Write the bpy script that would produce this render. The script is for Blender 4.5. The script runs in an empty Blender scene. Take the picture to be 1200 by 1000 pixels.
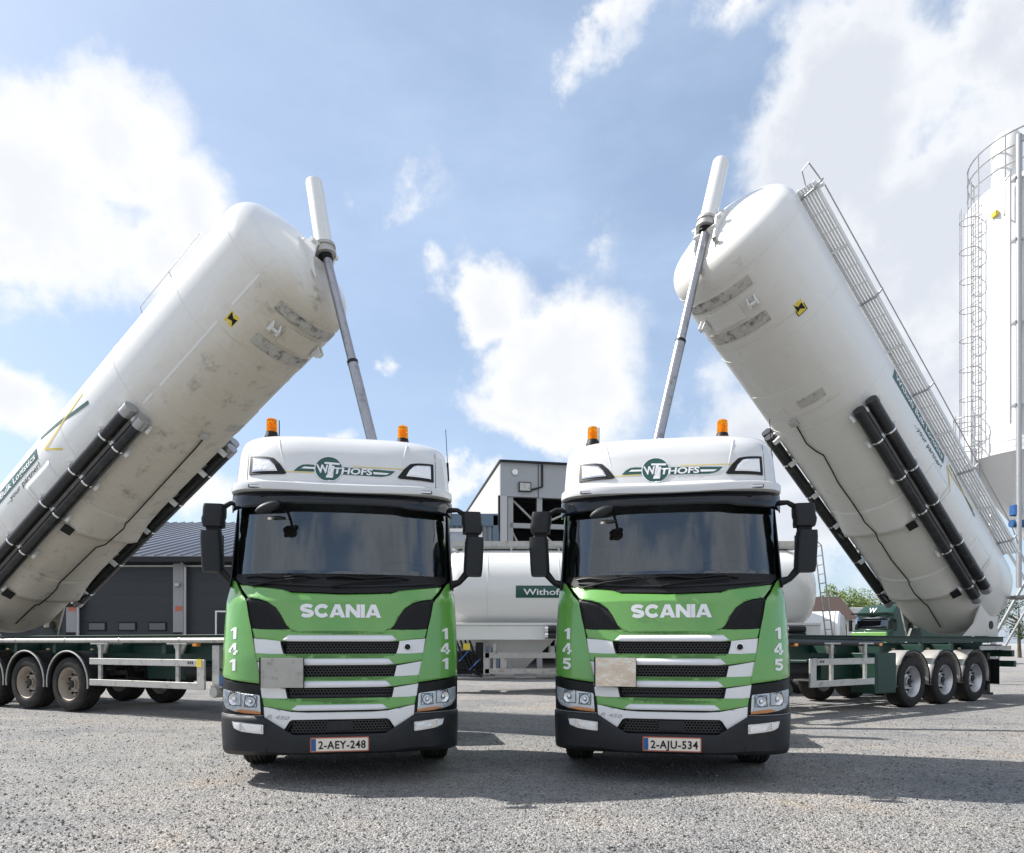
import bpy, bmesh, math, random
from mathutils import Vector, Matrix, noise
random.seed(7)
R=math.radians; pi=math.pi
sc=bpy.context.scene; col=sc.collection
# ---------------------------------------------------------------- camera
cd=bpy.data.cameras.new('camera'); cam=bpy.data.objects.new('camera',cd); col.objects.link(cam)
cam.location=(0,0,1.35); cam.rotation_euler=(pi/2,0,0)
cd.sensor_width=36; cd.lens=24; cd.shift_y=0.2108; cd.clip_end=3000; cd.clip_start=.05
sc.camera=cam
# ---------------------------------------------------------------- light and exposure
SUN=Vector((-0.90,0.28,1.0)).normalized()
EL=math.asin(SUN.z); AZ=math.atan2(SUN.x,SUN.y)
sl=bpy.data.lights.new('sun','SUN'); sl.energy=4.6; sl.angle=R(.53); sl.color=(1,.96,.90)
so=bpy.data.objects.new('sun',sl); col.objects.link(so); so.rotation_euler=SUN.to_track_quat('Z','Y').to_euler()
sc.view_settings.view_transform='Standard'; sc.view_settings.look='None'; sc.view_settings.gamma=1
sc.view_settings.exposure=0.78
def nn(nt,t,**k):
    n=nt.nodes.new(t)
    for a,b in k.items():
        if a=='inp':
            for i,v in b.items(): n.inputs[i].default_value=v
        else: setattr(n,a,b)
    return n
def mathn(nt,op,a,b=None,c=None,clamp=False):
    n=nt.nodes.new('ShaderNodeMath'); n.operation=op; n.use_clamp=clamp
    for i,v in enumerate((a,b,c)):
        if v is None: continue
        if isinstance(v,(int,float)): n.inputs[i].default_value=v
        else: nt.links.new(v,n.inputs[i])
    return n.outputs[0]
def make_world():
    w=bpy.data.worlds.new('World'); sc.world=w; w.use_nodes=True; nt=w.node_tree; nt.nodes.clear(); L=nt.links.new
    out=nn(nt,'ShaderNodeOutputWorld'); bg=nn(nt,'ShaderNodeBackground'); bg.inputs[1].default_value=.090
    sky=nn(nt,'ShaderNodeTexSky',sky_type='NISHITA',sun_disc=False,sun_elevation=EL,sun_rotation=AZ,altitude=50,air_density=1.0,dust_density=1.3,ozone_density=1.4)
    tc=nn(nt,'ShaderNodeTexCoord'); D=tc.outputs['Generated']
    n1=nn(nt,'ShaderNodeTexNoise',inp={'Scale':4.2,'Detail':10,'Roughness':.58,'Lacunarity':2.1}); L(D,n1.inputs['Vector'])
    n2=nn(nt,'ShaderNodeTexNoise',inp={'Scale':13,'Detail':6,'Roughness':.62}); L(D,n2.inputs['Vector'])
    wig=nn(nt,'ShaderNodeVectorMath',operation='MULTIPLY_ADD'); L(n1.outputs['Color'],wig.inputs[0]); wig.inputs[1].default_value=(.22,.22,.22)
    sub=nn(nt,'ShaderNodeVectorMath',operation='SUBTRACT'); L(D,sub.inputs[0]); sub.inputs[1].default_value=(.11,.11,.11); L(sub.outputs[0],wig.inputs[2])
    P=wig.outputs[0]
    # cloud banks: tangent-plane centre (u=x/y, v=z/y), half sizes, weight
    def bank(lst):
        acc=None
        for (x,y,z,rx,ry,wt) in lst:
            c=Vector((x,y,z)).normalized(); e1=c.cross(Vector((0,0,1))).normalized(); e2=e1.cross(c)
            m=nn(nt,'ShaderNodeMapping',vector_type='TEXTURE'); m.inputs['Location'].default_value=c
            rot=Matrix((e1,e2,c)).transposed().to_euler(); m.inputs['Rotation'].default_value=rot
            m.inputs['Scale'].default_value=(rx,ry,max(rx,ry)); L(P,m.inputs['Vector'])
            ln=nn(nt,'ShaderNodeVectorMath',operation='LENGTH'); L(m.outputs[0],ln.inputs[0])
            d=mathn(nt,'MULTIPLY_ADD',ln.outputs['Value'],-wt,wt)
            acc=d if acc is None else mathn(nt,'SMOOTH_MAX',acc,d,.12)
        return acc
    def f(px,py,rx,ry,wt=1.0):     # photo-plane size -> direction and angular size
        u=(px-600)/800; v=(753-py)/800; q=1+u*u+v*v
        return (u,1,v,rx/800/q**.62,ry/800/q**.62,wt)
    white=[f(60,260,165,105),f(175,300,110,90),f(130,150,110,60),f(215,235,80,60),f(30,180,110,60),
           f(20,490,90,60,.9),f(225,585,90,40,.6),f(380,515,50,22,.7),
           f(560,345,78,62,1.1),f(650,415,125,80,1.05),f(610,400,80,60),f(665,450,115,62),f(640,500,120,34,.7),f(500,320,30,30,.5),
           f(700,-10,120,26,.55),f(860,-6,80,26,.5),f(690,285,50,22,.35),f(495,245,35,20,.3),f(560,585,60,18,.6),f(465,445,16,24,.5)]
    grey=[f(1010,110,190,130),f(1130,260,200,170),f(1150,60,180,120),f(950,200,90,70,.8),f(1080,470,180,110,.9),f(900,520,170,80,.75),f(830,450,60,60,.5),f(1190,420,150,200),f(1010,620,200,80,.8),
          (-.35,-1,.36,.42,.10,1.1),(.45,-1,.42,.38,.09,1.1),(-1.1,-1,.5,.3,.10,1),(.05,-1,.30,.3,.05,1),(-.5,-1,1.0,.45,.14,1),(.35,-1,.62,.5,.13,1),(.9,-1,1.0,.4,.2,.9),(-1,-.9,.5,.4,.2,.9),(.2,-1,1.7,.5,.3,.7),(0,-1,.18,1.2,.1,.7),(1,-.2,.6,.4,.25,.9),(-1,.2,.45,.3,.2,.7),(-.3,-.2,1,.3,.3,.6),(0.6,.2,1.2,.35,.3,.8)]
    bw=bank(white); bgx=bank(grey)
    nz=mathn(nt,'MULTIPLY_ADD',n1.outputs['Fac'],1.5,-.80)
    nz=mathn(nt,'ADD',nz,mathn(nt,'MULTIPLY_ADD',n2.outputs['Fac'],.55,-.30))
    def mask(b,lo,hi,amt=1.0):
        s=mathn(nt,'ADD',b,mathn(nt,'MULTIPLY',nz,amt)); r=nn(nt,'ShaderNodeMapRange',interpolation_type='SMOOTHSTEP',inp={1:lo,2:hi,3:0.,4:1.}); L(s,r.inputs[0]); return r.outputs[0],s
    mw,sw=mask(bw,-.10,.36); mg,sg=mask(bgx,-.08,.40,1.15)
    sep=nn(nt,'ShaderNodeSeparateXYZ'); L(D,sep.inputs[0])
    def ramp(v,a,b,ca,cb):
        r=nn(nt,'ShaderNodeMapRange',interpolation_type='SMOOTHSTEP',inp={1:a,2:b,3:0.,4:1.}); L(v,r.inputs[0])
        m=nn(nt,'ShaderNodeMix',data_type='RGBA'); L(r.outputs[0],m.inputs[0]); m.inputs[6].default_value=(*ca,1); m.inputs[7].default_value=(*cb,1); return m.outputs[2]
    # thin veil low over the horizon and wisps
    n3=nn(nt,'ShaderNodeTexNoise',inp={'Scale':2.1,'Detail':7,'Roughness':.6}); mp=nn(nt,'ShaderNodeMapping'); mp.inputs['Scale'].default_value=(1,1,2.6); L(D,mp.inputs[0]); L(mp.outputs[0],n3.inputs['Vector'])
    veil=nn(nt,'ShaderNodeMapRange',interpolation_type='SMOOTHSTEP',inp={1:.38,2:.80,3:.34,4:.70}); L(n3.outputs['Fac'],veil.inputs[0])
    hz=nn(nt,'ShaderNodeMapRange',inp={1:.0,2:.45,3:.55,4:0.}); L(sep.outputs['Z'],hz.inputs[0])
    vv=mathn(nt,'MAXIMUM',veil.outputs[0],hz.outputs[0])
    def mix(fac,a,b):
        m=nn(nt,'ShaderNodeMix',data_type='RGBA'); L(fac,m.inputs[0]) if not isinstance(fac,float) else None
        for i,v in ((6,a),(7,b)):
            if isinstance(v,tuple): m.inputs[i].default_value=(*v,1)
            else: L(v,m.inputs[i])
        return m.outputs[2]
    g=nn(nt,'ShaderNodeMix',data_type='RGBA',blend_type='MULTIPLY'); g.inputs[0].default_value=1; L(sky.outputs[0],g.inputs[6]); g.inputs[7].default_value=(1.10,1.10,1.06,1)
    c=mix(vv,g.outputs[2],(4.2,5.25,6.95))
    shadeg=ramp(mathn(nt,'ADD',sg,mathn(nt,'MULTIPLY_ADD',n1.outputs['Fac'],1.2,-.6)),.10,.75,(6.5,6.65,6.85),(5.0,5.25,5.75))
    c=mix(mathn(nt,'MULTIPLY',mg,.97),c,shadeg)
    shadew=ramp(mathn(nt,'ADD',sw,mathn(nt,'MULTIPLY_ADD',n2.outputs['Fac'],1.0,-.5)),.15,.9,(6.6,6.7,6.85),(5.9,6.05,6.35))
    c=mix(mw,c,shadew)
    L(c,bg.inputs[0]); L(bg.outputs[0],out.inputs[0])
make_world()
# ---------------------------------------------------------------- materials
MATS={}
def mat(name,base,rough=.5,metal=0.,coat=0.,var=.06,vscale=8.,bump=0.,bscale=40.,dirt=None,dscale=3.,dlo=.5,dhi=.75,alpha=None,emit=None,stretch=None):
    if name in MATS: return MATS[name]
    m=bpy.data.materials.new(name); m.use_nodes=True; nt=m.node_tree; L=nt.links.new; b=nt.nodes['Principled BSDF']
    if max(base)<.03 and rough>.3: b.inputs['Specular IOR Level'].default_value=.3
    b.inputs['Roughness'].default_value=rough; b.inputs['Metallic'].default_value=metal; b.inputs['Coat Weight'].default_value=coat; b.inputs['Coat Roughness'].default_value=.06
    tc=nn(nt,'ShaderNodeTexCoord'); v=tc.outputs['Object']
    if stretch:
        mp=nn(nt,'ShaderNodeMapping'); mp.inputs['Scale'].default_value=stretch; L(v,mp.inputs[0]); v=mp.outputs[0]
    n=nn(nt,'ShaderNodeTexNoise',inp={'Scale':vscale,'Detail':5,'Roughness':.6}); L(v,n.inputs['Vector'])
    mx=nn(nt,'ShaderNodeMix',data_type='RGBA'); L(n.outputs['Fac'],mx.inputs[0])
    mx.inputs[6].default_value=(*[max(0,c*(1-var*1.6)) for c in base],1); mx.inputs[7].default_value=(*[min(1,c*(1+var*1.6)) for c in base],1); c=mx.outputs[2]
    if dirt:
        nd=nn(nt,'ShaderNodeTexNoise',inp={'Scale':dscale,'Detail':8,'Roughness':.68}); L(v,nd.inputs['Vector'])
        r=nn(nt,'ShaderNodeMapRange',interpolation_type='SMOOTHSTEP',inp={1:dlo,2:dhi,3:0.,4:1.}); L(nd.outputs['Fac'],r.inputs[0])
        m2=nn(nt,'ShaderNodeMix',data_type='RGBA'); L(r.outputs[0],m2.inputs[0]); L(c,m2.inputs[6]); m2.inputs[7].default_value=(*dirt,1); c=m2.outputs[2]
        rr=mathn(nt,'MULTIPLY_ADD',r.outputs[0],.3,rough,clamp=True); L(rr,b.inputs['Roughness'])
    L(c,b.inputs['Base Color'])
    if bump:
        nb=nn(nt,'ShaderNodeTexNoise',inp={'Scale':bscale,'Detail':4}); L(v,nb.inputs['Vector'])
        bp=nn(nt,'ShaderNodeBump',inp={'Strength':min(1,bump),'Distance':.01*max(1,bump)}); L(nb.outputs['Fac'],bp.inputs['Height']); L(bp.outputs[0],b.inputs['Normal'])
    if emit: b.inputs['Emission Color'].default_value=(*emit[0],1); b.inputs['Emission Strength'].default_value=emit[1]
    MATS[name]=m; return m
def glass(name,tint,rough=.0,ior=1.52,mn=.0):
    if name in MATS: return MATS[name]
    m=bpy.data.materials.new(name); m.use_nodes=True; nt=m.node_tree; nt.nodes.clear(); L=nt.links.new
    o=nn(nt,'ShaderNodeOutputMaterial'); t=nn(nt,'ShaderNodeBsdfTransparent'); t.inputs[0].default_value=(*tint,1)
    g=nn(nt,'ShaderNodeBsdfGlossy'); g.inputs['Roughness'].default_value=rough; g.inputs['Color'].default_value=(.86,.93,1,1)
    f=nn(nt,'ShaderNodeFresnel'); f.inputs[0].default_value=ior
    fa=mathn(nt,'MULTIPLY_ADD',f.outputs[0],1-mn,mn,clamp=True)
    x=nn(nt,'ShaderNodeMixShader'); L(fa,x.inputs[0]); L(t.outputs[0],x.inputs[1]); L(g.outputs[0],x.inputs[2]); L(x.outputs[0],o.inputs[0])
    MATS[name]=m; return m
M=dict(
 green=lambda:mat('green_paint',(.128,.345,.070),.26,0,.85,.05,3.,bump=.02,bscale=9),
 cabwhite=lambda:mat('cab_white_paint',(.66,.66,.665),.30,0,.7,.03,4.),
 white=lambda:mat('white_paint',(.72,.72,.71),.35,0,.6,.03,4.),
 whitebar=lambda:mat('white_bar_paint',(.72,.72,.73),.3,0,.6,.03,4.),
 silver=lambda:mat('pale_bar_foil',(.72,.72,.76),.25,.0,.5,.04,6.),
 anthra=lambda:mat('anthracite_plastic',(.017,.0185,.022),.5,0,0,.15,14.,bump=.12,bscale=400,dirt=(.055,.052,.05),dscale=4,dlo=.5,dhi=.95),
 black=lambda:mat('black_plastic',(.007,.007,.008),.5,0,0,.2,20.),
 gloss=lambda:mat('gloss_black',(.004,.006,.012),.10,0,.0,.05),
 lattice=lambda:mat('grille_lattice',(.030,.030,.032),.35,0,0,.1,30.),
 mesh=lambda:mat('grille_plastic',(.004,.004,.005),.8,0,0,.2,30.),
 rubber=lambda:mat('tyre_rubber',(.024,.023,.022),.85,0,0,.25,12.,dirt=(.12,.105,.09),dscale=9,dlo=.5,dhi=.85,bump=.2,bscale=90),
 chrome=lambda:mat('chrome',(.78,.78,.80),.12,1,0,.03),
 steel=lambda:mat('galvanised_steel',(.42,.42,.43),.42,.7,0,.12,14.),
 alu=lambda:mat('dull_aluminium',(.46,.45,.43),.42,.35,0,.08,20.,dirt=(.26,.235,.20),dscale=6),
 rimsteel=lambda:mat('silver_rim',(.55,.55,.57),.35,.7,0,.08,10.),
 rimdirty=lambda:mat('dirty_rim',(.36,.31,.26),.7,.2,0,.2,14.,dirt=(.16,.12,.09),dscale=7),
 dgreen=lambda:mat('dark_green_paint',(.004,.034,.022),.5,0,.0,.12,6.,dirt=(.012,.03,.022),dscale=5,dlo=.55,dhi=.9),
 signgreen=lambda:mat('sign_green',(.008,.075,.060),.4,0,.2,.05),
 decalwhite=lambda:mat('decal_white',(.80,.80,.82),.4,0,.2,.02),
 yellow=lambda:mat('yellow_decal',(.72,.55,.06),.45,0,0,.05),
 orange=lambda:mat('orange_lens',(.85,.30,.02),.15,0,.8,.05),
 lens=lambda:mat('lamp_reflector',(.93,.93,.94),.22,.35,.5,.12,60.,bump=.8,bscale=30),
 running_lamp=lambda:mat('running_lamp_white',(.88,.88,.9),.3,0,.5,.02),
 plate=lambda:mat('plate_cream',(.74,.68,.60),.4,0,.3,.03),
 red=lambda:mat('red_plate_edge',(.45,.12,.07),.4,0,0,.05),
 blue=lambda:mat('blue_plastic',(.02,.09,.26),.4,0,0,.1),
 seat=lambda:mat('seat_fabric',(.16,.13,.11),.9,0,0,.2,30.),
 interior=lambda:mat('cab_interior',(.24,.235,.23),.8,0,0,.15),
 hosetube=lambda:mat('black_tube',(.016,.017,.019),.36,0,.25,.25,9.,dirt=(.05,.05,.05),dscale=5),
 grime=lambda:mat('grimy_plate',(.46,.44,.405),.7,0,0,.15,20.,dirt=(.035,.032,.03),dscale=5.5,dlo=.46,dhi=.72,stretch=(1,1,1)),
 rod=lambda:mat('cylinder_steel',(.36,.36,.39),.28,.8,0,.1,12.,dirt=(.2,.2,.2),dscale=5),
 wood=lambda:mat('tan_plastic',(.40,.28,.16),.6,0,0,.1),
)
def G(n): return M[n]() if n in M else MATS[n]
glass('windscreen_glass',(.62,.67,.70),0,1.55,.075); glass('lens_glass',(.92,.94,.96),0,1.45,.02); glass('window_glass',(.12,.14,.16),0,1.6,.1)
def vessel_mat(name,under,side,dlo):
    m=bpy.data.materials.new(name); m.use_nodes=True; nt=m.node_tree; L=nt.links.new; b=nt.nodes['Principled BSDF']
    b.inputs['Roughness'].default_value=.3; b.inputs['Coat Weight'].default_value=.45; b.inputs['Coat Roughness'].default_value=.12
    tc=nn(nt,'ShaderNodeTexCoord'); s=nn(nt,'ShaderNodeSeparateXYZ'); L(tc.outputs['Object'],s.inputs[0])
    def ns(sc_,scale,det=7,ro=.65):
        mp=nn(nt,'ShaderNodeMapping'); mp.inputs['Scale'].default_value=scale; L(tc.outputs['Object'],mp.inputs[0])
        n=nn(nt,'ShaderNodeTexNoise',inp={'Scale':sc_,'Detail':det,'Roughness':ro}); L(mp.outputs[0],n.inputs['Vector']); return n.outputs['Fac']
    def ss(v,a,b_,c=0.,d=1.):
        r=nn(nt,'ShaderNodeMapRange',interpolation_type='SMOOTHSTEP',inp={1:a,2:b_,3:c,4:d}); L(v,r.inputs[0]); return r.outputs[0]
    # road grime that clings to the belly of the vessel
    n1=ns(1.6,(1,.45,1)); n2=ns(5,(1,5,1)); n3=ns(3.2,(1.,.8,1.),9,.72)
    zz=mathn(nt,'ADD',s.outputs['Z'],mathn(nt,'MULTIPLY_ADD',n1,.8,-.4))
    low=ss(zz,-1.25,-.25,1.,0.)
    c=nn(nt,'ShaderNodeMix',data_type='RGBA'); L(mathn(nt,'MULTIPLY',low,mathn(nt,'MULTIPLY_ADD',n2,.5,.55,clamp=True)),c.inputs[0]); c.inputs[6].default_value=(*side,1); c.inputs[7].default_value=(*under,1)
    sp=mathn(nt,'MULTIPLY',ss(n3,dlo,dlo+.22),mathn(nt,'MULTIPLY',low,.75))
    c2=nn(nt,'ShaderNodeMix',data_type='RGBA'); L(sp,c2.inputs[0]); L(c.outputs[2],c2.inputs[6]); c2.inputs[7].default_value=(.16,.145,.125,1)
    L(c2.outputs[2],b.inputs['Base Color']); L(mathn(nt,'MULTIPLY_ADD',low,.3,.26),b.inputs['Roughness']); L(mathn(nt,'MULTIPLY_ADD',low,-.4,.45),b.inputs['Coat Weight'])
    bp=nn(nt,'ShaderNodeBump',inp={'Strength':.10,'Distance':.03}); L(ns(1.5,(1,1,1),3,.5),bp.inputs['Height']); L(bp.outputs[0],b.inputs['Normal'])
    MATS[name]=m; return m
vessel_mat('vessel_paint_grimy',(.53,.465,.37),(.75,.745,.73),.52)
vessel_mat('vessel_paint_clean',(.60,.57,.52),(.75,.75,.74),.59)
# ---------------------------------------------------------------- mesh helpers
def V3(*a): return Vector(a)
class MB:
    def __init__(s): s.bm=bmesh.new()
    def face(s,vs):
        try: return s.bm.faces.new(vs)
        except ValueError: return None
    def box(s,a,b,rot=None,piv=None):
        x0,y0,z0=a; x1,y1,z1=b
        P=[Vector(p) for p in ((x0,y0,z0),(x1,y0,z0),(x1,y1,z0),(x0,y1,z0),(x0,y0,z1),(x1,y0,z1),(x1,y1,z1),(x0,y1,z1))]
        if rot is not None:
            c=Vector(piv) if piv else sum(P,Vector())/8
            P=[c+rot@(p-c) for p in P]
        v=[s.bm.verts.new(p) for p in P]
        for f in ((0,3,2,1),(4,5,6,7),(0,1,5,4),(1,2,6,5),(2,3,7,6),(3,0,4,7)): s.face([v[i] for i in f])
        return s
    def tube(s,pts,r,seg=10,cap=True,closed=False):
        pts=[Vector(p) for p in pts]; n=len(pts); rings=[]; rs=r if isinstance(r,(list,tuple)) else [r]*n
        prev=None
        for i,p in enumerate(pts):
            a=pts[i-1] if (i>0 or closed) else p; b=pts[(i+1)%n] if (i<n-1 or closed) else p
            t=(b-a).normalized()
            if prev is None:
                u=t.cross(Vector((0,0,1)));
                if u.length<1e-3: u=t.cross(Vector((1,0,0)))
            else: u=prev-t*prev.dot(t)
            u.normalize(); w=t.cross(u); prev=u
            rings.append([s.bm.verts.new(p+(u*math.cos(2*pi*k/seg)+w*math.sin(2*pi*k/seg))*rs[i]) for k in range(seg)])
        for i in range(n if closed else n-1):
            A,B=rings[i],rings[(i+1)%n]
            for k in range(seg): s.face((A[k],A[(k+1)%seg],B[(k+1)%seg],B[k]))
        if cap and not closed: s.face(rings[0][::-1]); s.face(rings[-1])
        return s
    def cyl(s,a,b,r,seg=16,r2=None): return s.tube([a,b],[r,r if r2 is None else r2],seg)
    def lathe(s,prof,org,axis,seg=32,a0=0,a1=2*pi,close=False):
        # prof: list of (along, radius)
        ax=Vector(axis).normalized(); u=ax.cross(Vector((0,0,1)))
        if u.length<1e-3: u=ax.cross(Vector((1,0,0)))
        u.normalize(); w=ax.cross(u); org=Vector(org); full=abs(a1-a0-2*pi)<1e-6; n=seg if full else seg+1
        rings=[]
        for (h,r) in prof:
            if r<1e-5: rings.append([s.bm.verts.new(org+ax*h)]); continue
            rings.append([s.bm.verts.new(org+ax*h+(u*math.cos(a0+(a1-a0)*k/seg)+w*math.sin(a0+(a1-a0)*k/seg))*r) for k in range(n)])
        for A,B in zip(rings,rings[1:]):
            for k in range(seg):
                a,a2=A[k%len(A)],A[(k+1)%n % len(A)]; b,b2=B[k%len(B)],B[(k+1)%n % len(B)]
                q=[]
                for v in (a,a2,b2,b):
                    if v not in q: q.append(v)
                if len(q)>2: s.face(q)
        return s
    def prism(s,poly,d0,d1,fn):
        # poly 2d, fn(u,v,d)->Vector
        A=[s.bm.verts.new(fn(u,v,d0)) for u,v in poly]; B=[s.bm.verts.new(fn(u,v,d1)) for u,v in poly]
        s.face(A[::-1]); s.face(B); n=len(A)
        for i in range(n): s.face((A[i],A[(i+1)%n],B[(i+1)%n],B[i]))
        return s
    def grid(s,fn,nu,nv,cu=False,th=0):
        vs=[[s.bm.verts.new(fn(i/nu,j/nv)) for j in range(nv+1)] for i in range(nu if cu else nu+1)]
        for i in range(nu):
            for j in range(nv):
                a=vs[i];b=vs[(i+1)%len(vs)]; s.face((a[j],b[j],b[j+1],a[j+1]))
        return vs
    def loft(s,rings,cap=True):
        R_=[[s.bm.verts.new(p) for p in r] for r in rings]; n=len(R_[0])
        for A,B in zip(R_,R_[1:]):
            for k in range(n): s.face((A[k],A[(k+1)%n],B[(k+1)%n],B[k]))
        if cap: s.face(R_[0][::-1]); s.face(R_[-1])
        return s
    def build(s,name,m,parent=None,smooth=True,bevel=0,ang=38,recalc=True,solid=0,kind=None):
        if recalc: bmesh.ops.recalc_face_normals(s.bm,faces=s.bm.faces)
        me=bpy.data.meshes.new(name); s.bm.to_mesh(me); s.bm.free()
        me.materials.append(G(m) if isinstance(m,str) else m)
        if smooth: me.shade_smooth(); me.set_sharp_from_angle(angle=R(ang))
        o=bpy.data.objects.new(name,me); col.objects.link(o)
        if parent: o.parent=parent
        if solid: md=o.modifiers.new('solid','SOLIDIFY'); md.thickness=solid; md.offset=0
        if bevel:
            md=o.modifiers.new('bevel','BEVEL'); md.width=bevel; md.segments=2; md.limit_method='ANGLE'; md.angle_limit=R(40); md.harden_normals=True
        if kind: o['kind']=kind
        return o
def tag(o,label=None,cat=None,group=None,kind=None):
    if label:o['label']=label
    if cat:o['category']=cat
    if group:o['group']=group
    if kind:o['kind']=kind
    return o
def empty(name,loc,rz=0):
    o=bpy.data.objects.new(name,None); col.objects.link(o); o.location=loc; o.rotation_euler=(0,0,rz); o.empty_display_size=.2; return o
def thing(name,loc,rz,label,cat,group=None): return tag(empty(name,loc,rz),label,cat,group)
def copy_tree(o,parent=None):
    c=o.copy(); col.objects.link(c)
    if parent: c.parent=parent
    for ch in o.children: copy_tree(ch,c)
    return c
def slice_bm(bm,step,axes=(0,1)):
    for ax in axes:
        if not bm.verts: return
        lo=min(v.co[ax] for v in bm.verts); hi=max(v.co[ax] for v in bm.verts)
        k=math.floor(lo/step)+1
        while k*step<hi:
            no=[0,0,0]; no[ax]=1; co=[0,0,0]; co[ax]=k*step
            bmesh.ops.bisect_plane(bm,geom=bm.verts[:]+bm.edges[:]+bm.faces[:],plane_co=co,plane_no=no,dist=1e-5); k+=1
def text_bm(body,h,offset=0.,shear=0.,xs=1.,align='CENTER',width=None,space=1.0,step=.06,axes=(0,1)):
    cu=bpy.data.curves.new('t','FONT'); cu.body=body; cu.size=1; cu.offset=offset; cu.shear=shear; cu.space_character=space; cu.resolution_u=3
    ob=bpy.data.objects.new('t',cu); col.objects.link(ob); dg=bpy.context.evaluated_depsgraph_get(); me=bpy.data.meshes.new_from_object(ob.evaluated_get(dg))
    bpy.data.objects.remove(ob); bpy.data.curves.remove(cu)
    bm=bmesh.new(); bm.from_mesh(me); bpy.data.meshes.remove(me)
    caps=.73; k=h/caps
    for v in bm.verts: v.co=Vector((v.co.x*k*xs,v.co.y*k,0))
    x0=min(v.co.x for v in bm.verts); x1=max(v.co.x for v in bm.verts)
    sx=1 if width is None else width/(x1-x0)
    for v in bm.verts:
        x=(v.co.x-x0)*sx; w=(x1-x0)*sx
        v.co.x=x-(w/2 if align=='CENTER' else (w if align=='RIGHT' else 0)); v.co.y-=h/2 if align!='BASE' else 0
    if step: slice_bm(bm,step,axes)
    return bm
def text_obj(name,body,h,fn,m,parent,**k):
    bm=text_bm(body,h,**k); s=MB(); s.bm.free(); s.bm=bm
    for v in bm.verts: v.co=fn(v.co.x,v.co.y)
    return s.build(name,m,parent,smooth=False,recalc=False)
def poly_bm(poly,step):
    bm=bmesh.new(); bm.faces.new([bm.verts.new((x,y,0)) for x,y in poly]); bmesh.ops.triangulate(bm,faces=bm.faces[:],ngon_method='EAR_CLIP')
    if step: slice_bm(bm,step)
    return bm
def round_poly(poly,r,seg=3):
    out=[]; n=len(poly)
    for i in range(n):
        p=Vector(poly[i]).to_2d(); a=Vector(poly[i-1]).to_2d(); b=Vector(poly[(i+1)%n]).to_2d()
        da=(a-p); db=(b-p); q=min(r,da.length*.45,db.length*.45); A=p+da.normalized()*q; B=p+db.normalized()*q
        for k in range(seg+1):
            t=k/seg; out.append(tuple((1-t)**2*A+2*t*(1-t)*p+t*t*B))
    return out
def patch(name,poly,fn,m,parent,th=.02,step=.06,edge=.006,rnd=0):
    """panel: outline in (u,v), fn(u,v,depth)->point; front face at depth 0, softened rim, skirt going back th"""
    if rnd: poly=round_poly(poly,rnd)
    bm=poly_bm(poly,step)
    bmesh.ops.dissolve_degenerate(bm,dist=1e-5,edges=bm.edges[:])
    dep={}
    if edge:
        bed={e for e in bm.edges if len(e.link_faces)==1}
        bmesh.ops.inset_region(bm,faces=bm.faces[:],thickness=edge,depth=0,use_even_offset=True,use_boundary=True)
    be=[e for e in bm.edges if len(e.link_faces)==1]
    bv={v for e in be for v in e.verts}
    co={v:(v.co.x,v.co.y) for v in bm.verts}
    newv={}
    for v in bv: newv[v]=bm.verts.new(fn(co[v][0],co[v][1],th))
    for v in co: v.co=fn(co[v][0],co[v][1],edge*.7 if v in bv else 0.)
    for e in be:
        a,b=e.verts
        try: bm.faces.new((a,b,newv[b],newv[a]))
        except ValueError: pass
    s=MB(); s.bm.free(); s.bm=bm
    o=s.build(name,m,parent,ang=50); md=o.modifiers.new('wn','WEIGHTED_NORMAL'); md.keep_sharp=True; md.weight=80
    return o
def ribbon(bm,pts,w,fn,closed=False):
    n=len(pts); L_=[];R2=[]
    for i,p in enumerate(pts):
        a=pts[i-1] if i>0 else p; b=pts[i+1] if i<n-1 else p
        dx,dy=b[0]-a[0],b[1]-a[1]; l=math.hypot(dx,dy) or 1; nx,ny=-dy/l*w/2,dx/l*w/2
        L_.append((p[0]+nx,p[1]+ny)); R2.append((p[0]-nx,p[1]-ny))
    for i in range(n-1):
        bm.faces.new([bm.verts.new(fn(*q)) for q in (R2[i],R2[i+1],L_[i+1],L_[i])])
def arc(cx,cy,rx,ry,a0,a1,n=10): return [(cx+rx*math.cos(R(a0+(a1-a0)*k/n)),cy+ry*math.sin(R(a0+(a1-a0)*k/n))) for k in range(n+1)]
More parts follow.
